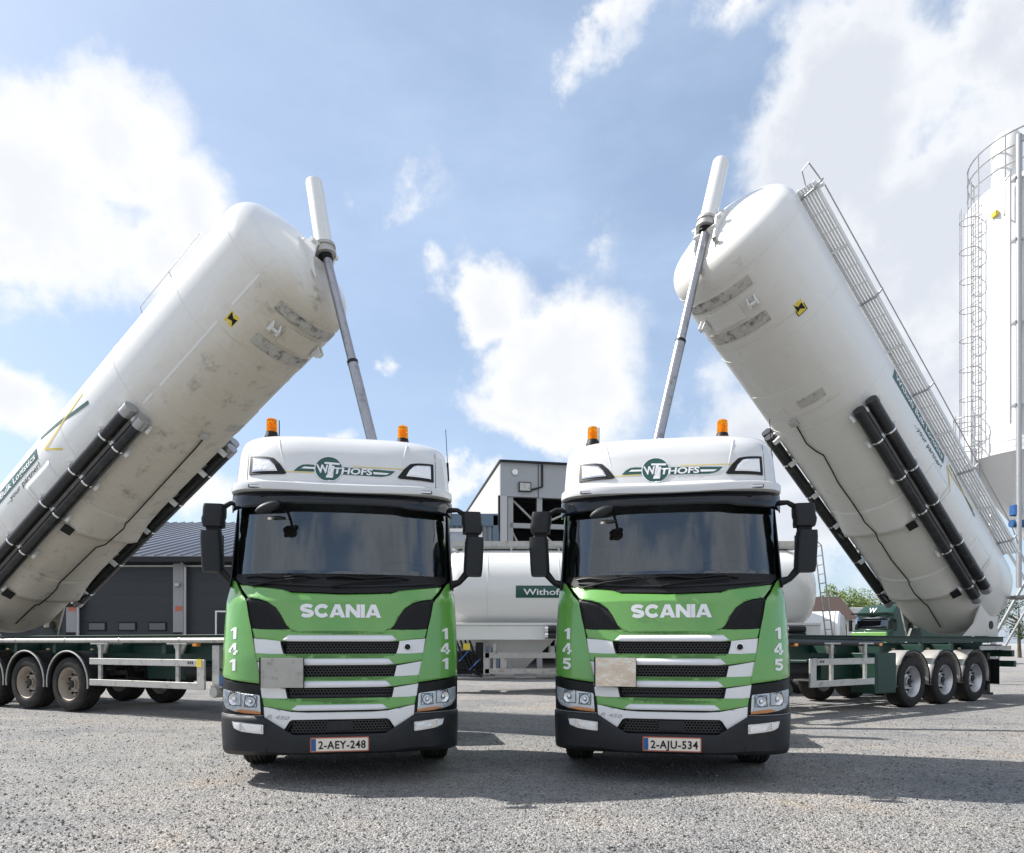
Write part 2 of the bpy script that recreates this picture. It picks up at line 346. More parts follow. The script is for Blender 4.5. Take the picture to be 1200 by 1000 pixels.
GL={ # glyph: (width, strokes, polygons); unit height
 'S':(1.12,[(arc(.56,.715,.40,.165,20,180,8)+arc(.56,.66,.40,.13,185,255,4)+arc(.56,.34,.40,.13,75,-5,4)+arc(.56,.285,.40,.165,-5,-160,8),.28)],[]),
 'C':(1.12,[(arc(.60,.5,.46,.37,38,322,18),.29)],[]),
 'A':(1.26,[],[[(0,0),(.34,0),(.39,.17),(.46,.38),(.63,.80),(.43,1)],[(.63,.80),(.80,.38),(.87,.17),(.92,0),(1.26,0),(.83,1),(.43,1)],[(.39,.17),(.87,.17),(.80,.38),(.46,.38)]]),
 'N':(1.16,[],[[(0,0),(.31,0),(.31,1),(0,1)],[(.85,0),(1.16,0),(1.16,1),(.85,1)],[(.31,1),(.31,.55),(.85,0),(.85,.45)]]),
 'I':(.34,[],[[(0,0),(.33,0),(.33,1),(0,1)]]),
 '1':(.55,[],[[(.24,0),(.54,0),(.54,1),(.30,1),(.24,.80)],[(.30,1),(0,.80),(0,.66),(.24,.74),(.24,.80)]]),
 '4':(.86,[],[[(.46,0),(.72,0),(.72,.20),(.46,.20)],[(.46,.40),(.72,.40),(.72,1),(.46,1)],[(0,.20),(.86,.20),(.86,.40),(0,.40)],[(0,.40),(.23,.40),(.46,.72),(.46,1)]]),
 '5':(.80,[(arc(.36,.34,.30,.235,118,-150,14),.23)],[[(.06,.78),(.74,.78),(.74,1),(.06,1)],[(.06,.78),(.02,.46),(.20,.53),(.27,.66),(.28,.78)]]),
}
def glyphs(name,txt,h,fn,m,parent,gap=.03,width=None):
    tot=sum(GL[c][0] for c in txt)+gap*(len(txt)-1); sx=h if width is None else width/tot; s=MB(); x=-tot/2
    for c in txt:
        w,st,po=GL[c]; f=lambda a,b,x=x: fn((x+a)*sx,(b-.5)*h)
        for pts,t in st: ribbon(s.bm,pts,t,f)
        for p in po:
            bm=poly_bm(p,0)
            for fc in bm.faces: s.bm.faces.new([s.bm.verts.new(f(v.co.x,v.co.y)) for v in fc.verts])
            bm.free()
        x+=w+gap
    return s.build(name,m,parent,smooth=False,recalc=False)
def mir(poly): return [(-x,y) for x,y in poly][::-1]
# ---------------------------------------------------------------- shared: wheels
def wheel(parent,loc,r=.52,w=.34,rim='rimsteel',out=1,name='wheel',twin=False):
    """axis along x; out=+1 outer face to +x"""
    wh=MB(); h=w/2
    prof=[(-h*.75,r*.60),(-h,r*.66),(-h*1.04,r*.82),(-h*.92,r*.95),(-h*.80,r*.985)]
    gr=[-.62,-.30,.0,.30,.62]
    last=-.80
    for g in gr: prof+=[(h*(g-.045),r),(h*(g-.03),r*.975),(h*(g+.03),r*.975),(h*(g+.045),r)]
    prof+=[(h*.80,r*.985),(h*.92,r*.95),(h*1.04,r*.82),(h,r*.66),(h*.75,r*.60)]
    wh.lathe([(a,b) for a,b in prof],(0,0,0),(out,0,0),44)
    o=wh.build(name,'rubber',parent,ang=30); o.location=loc
    rb=MB(); ro=r*.61
    rb.lathe([(h*.86,ro*1.03),(h*.92,ro*.99),(h*.80,ro*.93),(h*.30,ro*.86),(h*.05,ro*.80),(h*.0,ro*.62),(h*.22,ro*.50),(h*.25,ro*.30),(h*.52,ro*.28),(h*.58,ro*.22),(h*.60,0)],(0,0,0),(out,0,0),36)
    rb.lathe([(-h*.9,ro),(-h*.2,ro*.8),(-h*.2,0)],(0,0,0),(out,0,0),24)
    rb.build('rim',rim,o)
    nb=MB()
    for k in range(10):
        a=2*pi*k/10; c=Vector((out*h*.10,math.cos(a)*ro*.56,math.sin(a)*ro*.56)); nb.cyl(c,c+Vector((out*.06,0,0)),.017,6)
    for k in range(10):
        a=2*pi*(k+.5)/10; c=Vector((out*h*.02,math.cos(a)*ro*.71,math.sin(a)*ro*.71)); nb.cyl(c,c+Vector((out*.012,0,0)),.026,10)
    nb.lathe([(h*.54,ro*.25),(h*.66,ro*.22),(h*.70,0)],(0,0,0),(out,0,0),16)
    nb.build('wheel_nut','black',o)
    return o
# ---------------------------------------------------------------- tractor units
def interp(t,z):
    if z<=t[0][0]: return t[0][1]
    for (a,b),(c,d) in zip(t,t[1:]):
        if z<=c: return b+(d-b)*(z-a)/(c-a)
    return t[-1][1]
FZ=[(0,.03),(.3,0),(.62,-.01),(.75,.0),(1.2,.03),(1.45,.07),(1.75,.12),(1.9,.22),(2.0,.26),(2.75,.36),(2.9,.40)]
WZ=[(0,1.12),(.3,1.135),(.9,1.155),(1.3,1.155),(1.8,1.14),(1.9,1.125),(2.0,1.12),(2.65,1.09),(3.6,1.06)]
def S(x,z,f=None,D=.5,w=None,n=3.0):
    w=interp(WZ,z) if w is None else w; f=interp(FZ,z) if f is None else f
    u=min(abs(x)/w,.9995); return f+D*(1-math.sqrt(1-u**n))
def F(x,z,d=0):
    if abs(x)>.95: x=math.copysign(.95+(abs(x)-.95)*.77,x)
    return Vector((x,S(x,z)+d,z))
def outline(f,w,back,z,D=.5,n=3.0,rb=.12,seg=18):
    pts=[]
    for k in range(seg+1):
        t=-1+2*k/seg; t=math.copysign(1-(1-abs(t))**1.9,t)*.9995; x=t*w; pts.append(Vector((x,f+D*(1-math.sqrt(1-min(abs(t),.9995)**n)),z)))
    pts+= [Vector((w,f+D+.05,z)),Vector((w,back-rb,z)),Vector((w-rb,back,z)),Vector((-w+rb,back,z)),Vector((-w,back-rb,z)),Vector((-w,f+D+.05,z))]
    return pts
HOOD_R=[(.995,1.915),(.55,1.858),(.462,1.826),(0,1.812)]
def tractor(loc,yaw,label,number,plate,polished,shade):
    T=thing('tractor_unit',loc,R(yaw),label,'truck','two tractor units parked nose to camera')
    # shell: dark core behind the panels, green cab sides
    c=MB(); rings=[]
    for z in (.36,.62,.95,1.3,1.6,1.86): rings.append(outline(interp(FZ,z)+.07,interp(WZ,z)-.06,2.2,z))
    c.loft(rings); core=c.build('front_frame','black',T)
    c=MB(); rings=[]
    for z in (.98,1.3,1.6,1.85,1.96,2.4,2.76,2.9):
        w=interp(WZ,z); b=2.32; f0=.50 if z>1.9 else .42; r=[]
        for (x,y) in ((w-.015,f0+.32),(w,.95),(w,1.6),(w,b-.1),(w-.1,b)): r.append((x,y))
        rings.append([Vector((x,y,z)) for x,y in r]+[Vector((-x,y,z)) for x,y in r[::-1]])
    cs=MB(); R_=[[cs.bm.verts.new(p) for p in r] for r in rings]
    for A,B in zip(R_,R_[1:]):
        for k in range(len(A)-1): cs.face((A[k],A[k+1],B[k+1],B[k]))
    shell=cs.build('cab_shell','green',T,solid=.03)
    for sx in (-1,1):
        p=[(.95,1.98),(1.55,1.98),(1.55,2.66),(1.02,2.66)]
        patch('side_window',p if sx>0 else p[::-1],lambda u,v,d,sx=sx:Vector((sx*(interp(WZ,v)+.022-d),u,v)),'gloss',T,th=.01,step=.3,edge=.004,rnd=.04)
        d=MB(); d.box((sx*1.205,1.62,1.38),(sx*1.245,1.78,1.42)); d.build('door_handle','black',T,bevel=.006)
    # interior
    i=MB(); i.box((-1.05,.55,1.70),(1.05,2.2,1.74)); i.box((-1.06,2.12,1.7),(1.06,2.15,2.85)); i.box((-1.03,.62,2.84),(1.03,2.2,2.86)); i.build('cab_interior','interior',T)
    i=MB()
    def dash(u,v): x=-1.04+2.08*u; a=v*pi/2; return Vector((x,S(x,2.0)+.06+.42*v,1.86+.12*math.sin(a)+.03*math.cos(x*4)))
    i.grid(dash,24,6); i.box((.1,.98,1.75),(.9,1.02,2.02)); i.box((-.85,.75,1.97),(-.45,.95,2.10)); i.build('dashboard','black',T)
    for x in (-.62,.62):
        s=MB(); s.box((x-.25,1.15,1.74),(x+.25,1.65,1.95)); s.box((x-.25,1.58,1.9),(x+.25,1.74,2.50),Matrix.Rotation(R(-8),3,'X')); s.box((x-.14,1.68,2.50),(x+.14,1.76,2.68)); s.build('seat','seat',T,bevel=.05)
    s=MB(); q=Matrix.Rotation(R(30),3,'X'); cc=Vector((.60,.93,2.13)); s.tube([cc+q@Vector((.23*math.cos(2*pi*k/28),.23*math.sin(2*pi*k/28),0)) for k in range(28)],.017,8,closed=True)
    s.tube([cc+q@Vector((-.22,0,0)),cc+q@Vector((0,-.02,-.04)),cc+q@Vector((.22,0,0))],.018); s.cyl(cc+q@Vector((0,0,0)),cc+q@Vector((0,0,-.3)),.04); s.build('steering_wheel','black',T)
    # bumper
    b=MB()
    def bf(u,v):
        w=interp(WZ,.4); t=-1+2*u; t=math.copysign(1-(1-abs(t))**1.6,t); x=t*w*.9995
        top=.49 if abs(x)<.42 else min(.665,.49+(abs(x)-.42)*.62); z=.285+(.305-.285)*(1-abs(t)**3)
        z=z+(top-z)*v; tuck=.06*max(0,(.10-v)/.10)**2
        return Vector((x,S(x,z)-.02+tuck-.012*math.sin(v*pi),z))
    b.grid(bf,64,8); sk=[];
    for sx in (-1,1): b.box((sx*1.125,.46,.30),(sx*1.105,.95,.655))
    bo=b.build('bumper','anthra',T,solid=.02)
    for sx in (-1,1):
        s=MB(); s.tube([F(sx*.668,z,-.036) for z in (.30,.4,.5,.6)],.0035,6); s.build('bumper_seam','black',bo)
    # panels
    def P(name,poly,m,th=.03,off=0.,**k): return patch(name,poly,lambda u,v,d:F(u,v,off+d),m,T,th=th,**k)
    hood=[(-x,z) for x,z in HOOD_R]+[(x,z) for x,z in HOOD_R[::-1][1:]]
    hr=[(.872,1.778),(.77,1.765),(.68,1.735),(.60,1.68),(.55,1.61),(.50,1.515),(.45,1.462),(.40,1.448)]
    hood=hood+hr+[(-x,z) for x,z in hr[::-1]]
    ho=P('hood',hood,'green',off=-.012,th=.05,edge=.010,step=.05)
    # brand letters
    glyphs('brand_lettering','SCANIA',.128,lambda u,v:F(u,v+1.650,-.0165),'decalwhite',ho,width=.755)
    # black cowl under the glass
    cow=[(1.075,1.985),(.975,1.925),(.56,1.868),(.47,1.838),(0,1.824)]
    P('cowl',[(-x,z) for x,z in cow]+[(x,z) for x,z in cow[::-1][1:]]+[(1.06,2.02),(.6,1.965),(0,1.945),(-.6,1.965),(-1.06,2.02)],'black',off=-.004,th=.08,edge=.006)
    s=MB(); s.tube([F(x,1.895+.05*(abs(x)/.9)**2,-.012) for x in [-.9+1.8*k/20 for k in range(21)]],.012,8); s.build('cowl_ridge','anthra',T)
    for sx in (-1,1):
        cp=[(1.145,1.975),(1.07,1.955),(.985,1.86),(.905,1.77),(.872,1.60),(.84,1.472),(.785,1.20),(.735,.965),(1.06,1.0),(1.195,1.02),(1.203,1.25),(1.19,1.60),(1.17,1.86)]
        cp=[(sx*x,z) for x,z in cp][::sx]
        co=P('corner_panel',cp,'green',off=-.014,th=.10,edge=.012,step=.05)
        for k,ch in enumerate(number):
            glyphs('fleet_number',ch,.112,lambda u,v,k=k,sx=sx:F(sx*1.022+u,v+1.438-.150*k,-.0185),'decalwhite',co,width=.150*GL[ch][0])
        ug=[(.895,1.778),(.865,1.59),(.828,1.478),(.55,1.472),(.47,1.432),(0,1.428),(0,1.446),(.40,1.446),(.455,1.458),(.505,1.510),(.555,1.608),(.605,1.676),(.685,1.732),(.78,1.762)]
        P('upper_grille',[(sx*x,z) for x,z in ug][::-sx],'black',off=.012,th=.04,edge=.004)
        g=MB()
        for j in range(22):
            for i2 in range(24):
                x=.44+.0195*i2+(.0097 if j%2 else 0); z=1.485+.0135*j
                if x<.87+(z-1.6)*.08 and x>.50+max(0,(z-1.50))*.95+max(0,z-1.70)*2.2 and z<1.765: g.box((sx*x-.0035,S(x,z)+.006,z-.0062),(sx*x+.0035,S(x,z)+.011,z+.0062))
        g.build('grille_slat','anthra',T)
    # horizontal grille bars
    for zt,zb,ct,cb,x0,x1,ce in ((1.472,1.392,1.421,1.357,.822,.800,.545),(1.242,1.174,1.199,1.134,.790,.774,.512),(1.026,.956,.988,.924,.745,.732,.490),(.827,.756,.768,.711,.712,.698,.455)):
        poly=[(-x1,zb),(-ce,cb+.004),(-ce+.07,cb),(0,cb),(ce-.07,cb),(ce,cb+.004),(x1,zb),(x0,zt),(ce,ct+.028),(ce-.10,ct),(0,ct),(-ce+.10,ct),(-ce,ct+.028),(-x0,zt)]
        bar=P('grille_bar',poly,'green',off=-.010,th=.05,edge=.008,step=.05)
        st=MB()   # pale upward-facing lip of the bar
        def lip(u,v,ct=ct,cb=cb,ce=ce):
            x=(-1+2*u)*(ce-.015-.05*v); q=max(0,(abs(-1+2*u)-.82)/.18)**2; z=cb+.003+(ct-cb-.006)*v+.012*q*(1-v); return Vector((x,S(x,z)-.020+.009*v,z))
        vs=st.grid(lip,24,2)
        st.build('bar_lip','silver',bar,solid=.006)
    # white outer panels between the bars
    for a in (((.806,1.388),(.552,1.366),(.540,1.300),(.512,1.214),(.786,1.246)),((.775,1.170),(.520,1.126),(.490,.992),(.750,1.030)),((.733,.952),(.500,.918),(.484,.842),(.470,.792),(.715,.831))):
        for sx in (-1,1): P('white_trim',[(sx*x,z) for x,z in a][::-sx],'whitebar',off=-.006,th=.04,edge=.005)
    low=[(.697,.752),(.455,.704),(.30,.694),(0,.694),(0,.628),(.435,.628),(.458,.615),(.505,.540),(.672,.602),(.690,.640)]
    lt,lb=low[:4],low[4:]
    P('lower_trim',[(-x,z) for x,z in lt]+[(x,z) for x,z in lt[::-1][1:]]+[(x,z) for x,z in lb[::-1]]+[(-x,z) for x,z in lb[1:]],'whitebar',off=-.008,th=.045,edge=.006)
    # honeycomb openings
    def gr(name,z0,z1,xa,xb,pitch=.031):
        f=MB()
        def bk(u,v): x=-1+2*u; z=z0+(z1-z0)*v; xx=x*(xb+(xa-xb)*(1-v)); return Vector((xx,S(xx,z)+.055,z))
        f.grid(bk,16,2); o=f.build(name,'mesh',T)
        g=MB(); ph=pitch*.80; rows=int((z1-z0)/ph)+1; R6=pitch/math.sqrt(3)
        for j in range(rows+1):
            z=z0+j*ph
            w=xa+(xb-xa)*(z-z0)/(z1-z0)-.012; n=int(w/pitch)
            for i2 in range(-n,n+1):
                x=i2*pitch+(pitch/2 if j%2 else 0)
                if abs(x)>w: continue
                H=[(x+math.sin(k_*pi/3)*R6,z+math.cos(k_*pi/3)*R6*.93) for k_ in range(6)]
                for (ax_,az_),(bx_,bz_) in ((H[0],H[1]),(H[1],H[2]),(H[2],H[3])):
                    if min(az_,bz_)<z0-.004 or max(az_,bz_)>z1+.004: continue
                    dx,dz=bx_-ax_,bz_-az_; l=math.hypot(dx,dz); nx,nz=-dz/l*.0042,dx/l*.0042
                    y=S(ax_,z)+.022
                    g.bm.faces.new([g.bm.verts.new((p,y,q)) for p,q in ((ax_-nx,az_-nz),(bx_-nx,bz_-nz),(bx_+nx,bz_+nz),(ax_+nx,az_+nz))])
        g.build('honeycomb','lattice',o,recalc=False,smooth=False,solid=.012)
        for sx in (-1,1): s=MB(); s.tube([F(sx*(xb),z1-.004,.004),F(sx*(xb-.004),z1-.02,.0),F(sx*(xa+.004),z0+.014,.0)],.008,8); s.build('grille_frame','black',o)
        return o
    gr('centre_grille',1.204,1.357,.50,.545); gr('centre_grille',.988,1.133,.485,.52); g3=gr('centre_grille',.770,.923,.458,.492); gr('centre_grille',.684,.712,.43,.44); gr('lower_grille',.498,.625,.49,.44)
    s=MB(); s.grid(lambda u,v:Vector(((-1+2*u)*.455,S((-1+2*u)*.455,.85)-.004+.01*v,.835+.03*v)),16,1); s.build('grille_slat','anthra',g3,solid=.006)
    P('radar_cover',[(-.12,.512),(.12,.512),(.12,.613),(-.12,.613)],'anthra',off=.0,th=.04,edge=.006)
    # badge: round crest
    s=MB(); c0=F(.628,1.308,-.012); s.lathe([(0,.0),(0.0,.036),(.008,.036),(.012,.030),(.012,0)],c0,(0,-1,0),24); bd=s.build('badge','chrome',T)
    s=MB(); s.lathe([(.0125,.028),(.014,0)],c0,(0,-1,0),20); s.build('badge_disc','black',bd)
    # placard
    q=[(-.712,.930),(-.330,.930),(-.330,1.205),(-.712,1.205)]
    yy=S(-.52,1.07)-.075
    pm=mat('placard_brushed' if not polished else 'placard_polished',(.42,.41,.39) if not polished else (.72,.66,.58),.38 if not polished else .05,.75 if not polished else 1.,0,.12,6.,bump=.05 if not polished else 1.6,bscale=30 if not polished else 3.2,dirt=None if polished else (.3,.24,.2),dscale=14)
    s=MB(); s.prism(q,0,.012,lambda u,v,d:Vector((u,yy+d+(u+.52)*-.05,v))); po=s.build('hazard_placard',pm,T,bevel=.003)
    s=MB(); s.box((-.70,yy+.012,1.19),(-.34,S(-.5,1.2)+.02,1.20)); s.box((-.335,yy-.004,.925),(-.325,yy+.03,1.205)); s.box((-.722,yy+.0,.925),(-.712,yy+.03,1.21)); s.build('placard_frame','black',po)
    # lamps
    for sx in (-1,1):
        def PP(name,poly,m,par,**k): return patch(name,[(sx*x,z) for x,z in poly][::-sx],lambda u,v,d:F(u,v,k2+d),m,par,**k)
        k2=-.006; P('lamp_surround',[(sx*x,z) for x,z in [(.690,.672),(1.197,.672),(1.203,1.005),(1.06,.985),(.733,.950),(.712,.80)]][::-sx],'black',off=-.004,th=.05,edge=.008,step=.05)
        k2=-.012; hl=PP('headlight',[(.722,.682),(.98,.70),(1.115,.725),(1.165,.78),(1.170,.905),(1.07,.890),(.735,.858)],'lens',T,th=.03,edge=.006,step=.04,rnd=.02)
        for (cx,cz,rr) in ((.82,.797,.050),(.985,.815,.062)):
            s=MB(); c0=F(sx*cx,cz,-.017); ny=Vector((sx*.28*cx,-1,0)).normalized(); s.lathe([(0,rr),(.006,rr*.95),(.0,rr*.8),(-.004,rr*.5),(.010,rr*.28),(.016,0)],c0,ny,20); s.build('reflector','chrome',hl)
            s=MB(); s.lathe([(.002,rr*1.06),(.006,rr*1.06),(.006,rr*.95)],c0,ny,24); s.build('reflector_ring','gloss',hl)
            s=MB(); s.tube([F(sx*(cx+dx_),cz+dz_,-.020) for dx_,dz_ in ((-rr*1.15,-rr*.95),(rr*1.15,-rr*.95),(rr*1.05,rr*1.1),(-rr*1.15,rr*1.1))],.004,6,closed=True); s.build('lamp_divider','anthra',hl)
        k2=-.018; PP('running_light',[(.745,.712),(.98,.732),(1.14,.756),(1.150,.80),(1.130,.80),(1.12,.775),(.98,.755),(.745,.734)],'running_lamp',hl,th=.006,edge=0,step=.05)
        k2=-.020; PP('indicator',[(.722,.680),(.89,.690),(.985,.708),(.90,.726),(.722,.706)],'orange',hl,th=.01,edge=.003,step=.05)
        k2=-.026; PP('headlight_glass',[(.718,.680),(.98,.698),(1.118,.722),(1.168,.78),(1.172,.908),(1.07,.893),(.732,.862)],'lens_glass',hl,th=.012,edge=.005,step=.04)
        k2=-.050; fl=PP('fog_light',[(.690,.500),(.905,.520),(.99,.545),(1.015,.612),(.90,.604),(.690,.588)],'chrome',T,th=.02,edge=.005,step=.05,rnd=.012)
        k2=-.056; PP('lamp_lens',[(.71,.515),(.86,.527),(.89,.59),(.712,.576)],'lens',fl,th=.006,edge=.002,step=.05)
        PP('side_lens',[(.915,.535),(.975,.548),(.993,.600),(.915,.594)],'decalwhite',fl,th=.006,edge=.002,step=.05)
        s=MB(); s.tube([F(sx*x,.668,-.012) for x in (.70,.85,1.0,1.1,1.16,1.19)],.004,6); s.build('chrome_strip','steel',T)
    # plate
    fp=lambda u,v,d:Vector((u,-.045+d,v+.397))
    s=MB(); s.prism(round_poly([(-.268,-.068),(.268,-.068),(.268,.068),(-.268,.068)],.012),0,.015,fp); pl=s.build('number_plate','red',T)
    s=MB(); s.prism(round_poly([(-.258,-.058),(.258,-.058),(.258,.058),(-.258,.058)],.01),-.003,.0,fp); s.build('plate_face','plate',pl)
    s=MB(); s.prism([(-.258,-.056),(-.215,-.056),(-.215,.056),(-.258,.056)],-.005,-.003,fp); s.build('euro_band','blue',pl)
    text_obj('plate_text',plate,.074,lambda u,v:fp(u+.022,v,-.006),'black',pl,offset=.022,width=.43,step=0,space=1.1)
    s=MB(); s.box((-.3,-.02,.33),(.3,.02,.36)); s.build('plate_holder','black',pl)
    text_obj('model_lettering','R 450',.036,lambda u,v:F(u-.562,v+.655+u*-.09,-.0125),'steel',T,offset=.015,shear=.3,width=.21,step=.05)
    # windscreen, wiper, A pillars
    w=MB()
    def gl(u,v): x=(-1+2*u); x=math.copysign(1-(1-abs(x))**1.5,x)*(1.10-.03*v); z=1.93+.89*v+.035*abs(x)**2*(1-v); return Vector((x,S(x,z)+.01,z))
    w.grid(gl,40,14); ws=w.build('windscreen','windscreen_glass',T)
    for sx in (-1,1):
        s=MB(); s.grid(lambda u,v,sx=sx:Vector((sx*(interp(WZ,1.9+.9*v)-.03+.035*min(1,u*3)),S(1.07,1.9+.9*v)-.03+.62*u,1.9+.9*v)),8,8)
        s.build('windscreen_pillar','gloss',T,solid=.015)
    for (x0,x1) in ((-.95,-.28),(-.18,.62)):
        s=MB(); pts=[F(x1,1.895,-.03),F(x1-.05,1.93,-.05)]; s.tube([F(x0+.1,1.90,-.03),F((x0+x1)/2,1.945,-.045),F(x1-.05,1.975,-.04)],[.014,.011,.008],8)
        s.tube([F(x0-.02+ (x1-x0)*k/10+.05,1.985+.012*math.sin(k),-.022) for k in range(11)],.010,6); s.build('wiper','black',T)
    # sun visor
    s=MB()
    def vis(u,v):
        t=-1+2*u; x=math.copysign(1-(1-abs(t))**1.6,t)*1.105*.9995; z0=2.690-.018*min(1,max(0,(abs(x)-.55)/.1))-.012*abs(t)**2; z1=2.800+.03*(x/1.1)**2+(.02*t if 0 else 0)
        z=z0+(z1-z0)*v; return Vector((x,S(x,z,.245+.02*v,.51,1.11)-.012*math.sin(v*pi),z))
    s.grid(vis,60,6); s.build('sun_visor','gloss',T,solid=.012)
    s=MB()
    def head(u,v):
        t=-1+2*u; x=math.copysign(1-(1-abs(t))**1.6,t)*1.10*.9995; return Vector((x,S(x,2.75,.24+.14*v,.51,1.105),2.805-.02*v))
    s.grid(head,40,4); s.build('visor_top','black',T,solid=.01)
    # roof cap: lip + fascia
    c=MB(); rings=[]
    CP=[(2.802,.22,1.100),(2.808,.20,1.106),(2.84,.195,1.108),(2.878,.205,1.106),(2.892,.23,1.102),(2.91,.295,1.09),(2.935,.32,1.088),(3.1,.37,1.082),(3.25,.425,1.076),(3.34,.48,1.068),(3.40,.54,1.058),(3.445,.61,1.043),(3.48,.71,1.02),(3.50,.83,.98),(3.512,1.0,.93),(3.52,1.3,.85),(3.523,1.6,.7)]
    CQ=[]
    for a_,b_ in zip(CP,CP[1:]):
        n_=max(1,int((b_[0]-a_[0])/.03))
        CQ+=[tuple(a_[i]+(b_[i]-a_[i])*j/n_ for i in range(3)) for j in range(n_)]
    CQ.append(CP[-1])
    for z,f,w_ in CQ:
        n=4.2; rings.append([p+Vector((0,0,.035*(p.x/1.1)**2 if z<2.9 else 0)) for p in outline(f,w_,2.45-(0 if z<3.4 else (z-3.4)*1.5),z,D=.50,n=n,seg=90)])
    c.loft(rings); cap=c.build('roof_cap',('cabwhite'),T,ang=28)
    def CF(x,z,d=0):
        f=interp([(a,b) for a,b,_ in CP],z); w_=interp([(a,b) for a,_,b in CP],z); return Vector((x,f+.50*(1-math.sqrt(1-min(abs(x)/w_,.9995)**4.2))+d,z))
    for sx in (-1,1):
        # cap seam, moulding ridge
        s=MB(); s.tube([CF(sx*.925,2.90+.055*k,.001) for k in range(9)],.0035,6); s.build('cap_seam','anthra',cap)
        s=MB(); s.tube([CF(sx*(.55+.012*k),3.03+.05*k,.004) for k in range(8)],[.004+.0012*k for k in range(8)],8); s.build('cap_ridge','cabwhite',cap)
        q=[(.905,2.995),(.565,2.995),(.535,3.005),(.60,3.10),(.665,3.165),(.73,3.180),(.905,3.200)]
        rl=patch('roof_lamp',[(sx*x,z) for x,z in q][::-sx],lambda u,v,d:CF(u,v,-.014+d),'black',T,th=.04,edge=.004,step=.05,rnd=.01)
        q=[(.875,3.025),(.622,3.025),(.655,3.09),(.705,3.145),(.74,3.155),(.875,3.170)]
        patch('lamp_lens',[(sx*x,z) for x,z in q][::-sx],lambda u,v,d:CF(u,v,-.020+d),'chrome',T,th=.006,edge=.003,step=.05)
        q=[(.862,3.038),(.642,3.038),(.67,3.088),(.715,3.13),(.745,3.14),(.862,3.155)]
        patch('reflector',[(sx*x,z) for x,z in q][::-sx],lambda u,v,d:CF(u,v,-.024+d),'lens',T,th=.003,edge=.002,step=.05)
        s=MB(); s.box((sx*.79-.085,0,2.822),(sx*.79+.085,.03,2.850)); o=s.build('marker_light','black',T,bevel=.003); o.location=(0,CF(.79,2.84).y-.006,.012)
        s=MB(); s.box((sx*.79-.075,0,2.827),(sx*.79+.075,.004,2.845)); o=s.build('marker_lens','decalwhite',T); o.location=(0,CF(.79,2.84).y-.0095,.012)
    s=MB(); s.box((-.42,1.16,3.525),(.40,1.7,3.545)); s.build('roof_hatch','black',T,bevel=.01)
    # logo on the fascia
    lx=-.135; lz=3.065; k=.000935
    def LG(x,y): return ((x-413)*k+lx,(215-y)*k+lz)
    def lpoly(name,pts,m,par,off): 
        pts=[LG(*p) for p in pts]
        if sum(a[0]*b[1]-b[0]*a[1] for a,b in zip(pts,pts[1:]+pts[:1]))<0: pts=pts[::-1]
        bm=poly_bm(pts,.04); s=MB(); s.bm.free(); s.bm=bm
        for v in bm.verts: v.co=CF(v.co.x,v.co.y,off)
        return s.build(name,m,par,smooth=False,recalc=False)
    circ=lambda r:[(413+r*math.cos(2*pi*j/32),215+r*math.sin(2*pi*j/32)) for j in range(32)]
    lo=lpoly('logo_wing',[(58,248),(100,205),(145,178),(200,172),(290,180),(290,252),(60,252)],'signgreen',T,-.004)
    lpoly('logo_wing',[(545,188),(1105,208),(1060,250),(1020,268),(960,280),(560,272)],'signgreen',lo,-.004)
    lpoly('logo_stripe',[(130,222),(160,200),(290,203),(290,224)],'decalwhite',lo,-.006)
    lpoly('logo_stripe',[(872,230),(1048,236),(1010,256),(878,256)],'decalwhite',lo,-.006)
    lpoly('logo_disc',circ(148),'decalwhite',lo,-.0055); lpoly('logo_disc',circ(138),'signgreen',lo,-.0075)
    lpoly('logo_letter',[(370,138),(528,145),(522,168),(366,160)],'decalwhite',lo,-.0095)
    lpoly('logo_letter',[(418,158),(448,158),(428,258),(400,258)],'decalwhite',lo,-.0096)
    lpoly('logo_letter',[(446,180),(472,180),(442,290),(462,290),(455,316),(385,316),(391,290),(414,290)],'decalwhite',lo,-.0098)
    a=LG(345,215); text_obj('logo_letter','W',.088,lambda u,v:CF(u+a[0],v+a[1],-.0092),'decalwhite',lo,offset=.03,shear=-.15,width=.115,step=.04)
    b_=LG(665,231); text_obj('logo_letter','THOFS',.066,lambda u,v:CF(u+b_[0],v+b_[1],-.0085),'decalwhite',lo,offset=.03,shear=.12,width=.375,step=.04)
    for (xa,xb,z) in ((.10,.60,3.10),(-.62,-.28,3.02)):
        s=MB(); s.grid(lambda u,v:CF(xa+(xb-xa)*u,z-.004+.008*v,-.003),12,1); s.build('logo_line','yellow',lo,recalc=False)
    # beacons and antennas
    for x in (-.80,.60):
        s=MB(); s.lathe([(0,.078),(.03,.074),(.06,.062),(.075,.060)],(x,1.12,3.545),(0,0,1),20); bo_=s.build('beacon','black',T)
        s=MB(); s.lathe([(.0,.058),(.10,.057),(.135,.053),(.148,.036),(.150,0)],(x,1.12,3.62),(0,0,1),20); s.build('beacon_lens','beacon_glass',bo_)
        s=MB(); s.lathe([(0,.02),(.06,.035),(.10,.03),(.11,0)],(x,1.12,3.62),(0,0,1),10); s.build('beacon_reflector','orange',bo_)
    s=MB(); s.cyl((-.735,1.2,3.52),(-.735,1.2,3.78),.006,6); s.lathe([(0,.045),(.05,.04),(.07,0)],(-.69,1.2,3.52),(0,0,1),12); s.build('antenna','black',T)
    s=MB(); s.box((1.06,1.0,3.12),(1.10,1.05,3.2)); s.cyl((1.10,1.02,3.15),(1.09,1.02,3.35),.012,8); s.cyl((1.09,1.02,3.35),(1.07,1.02,3.72),.004,6); s.build('antenna','black',T)
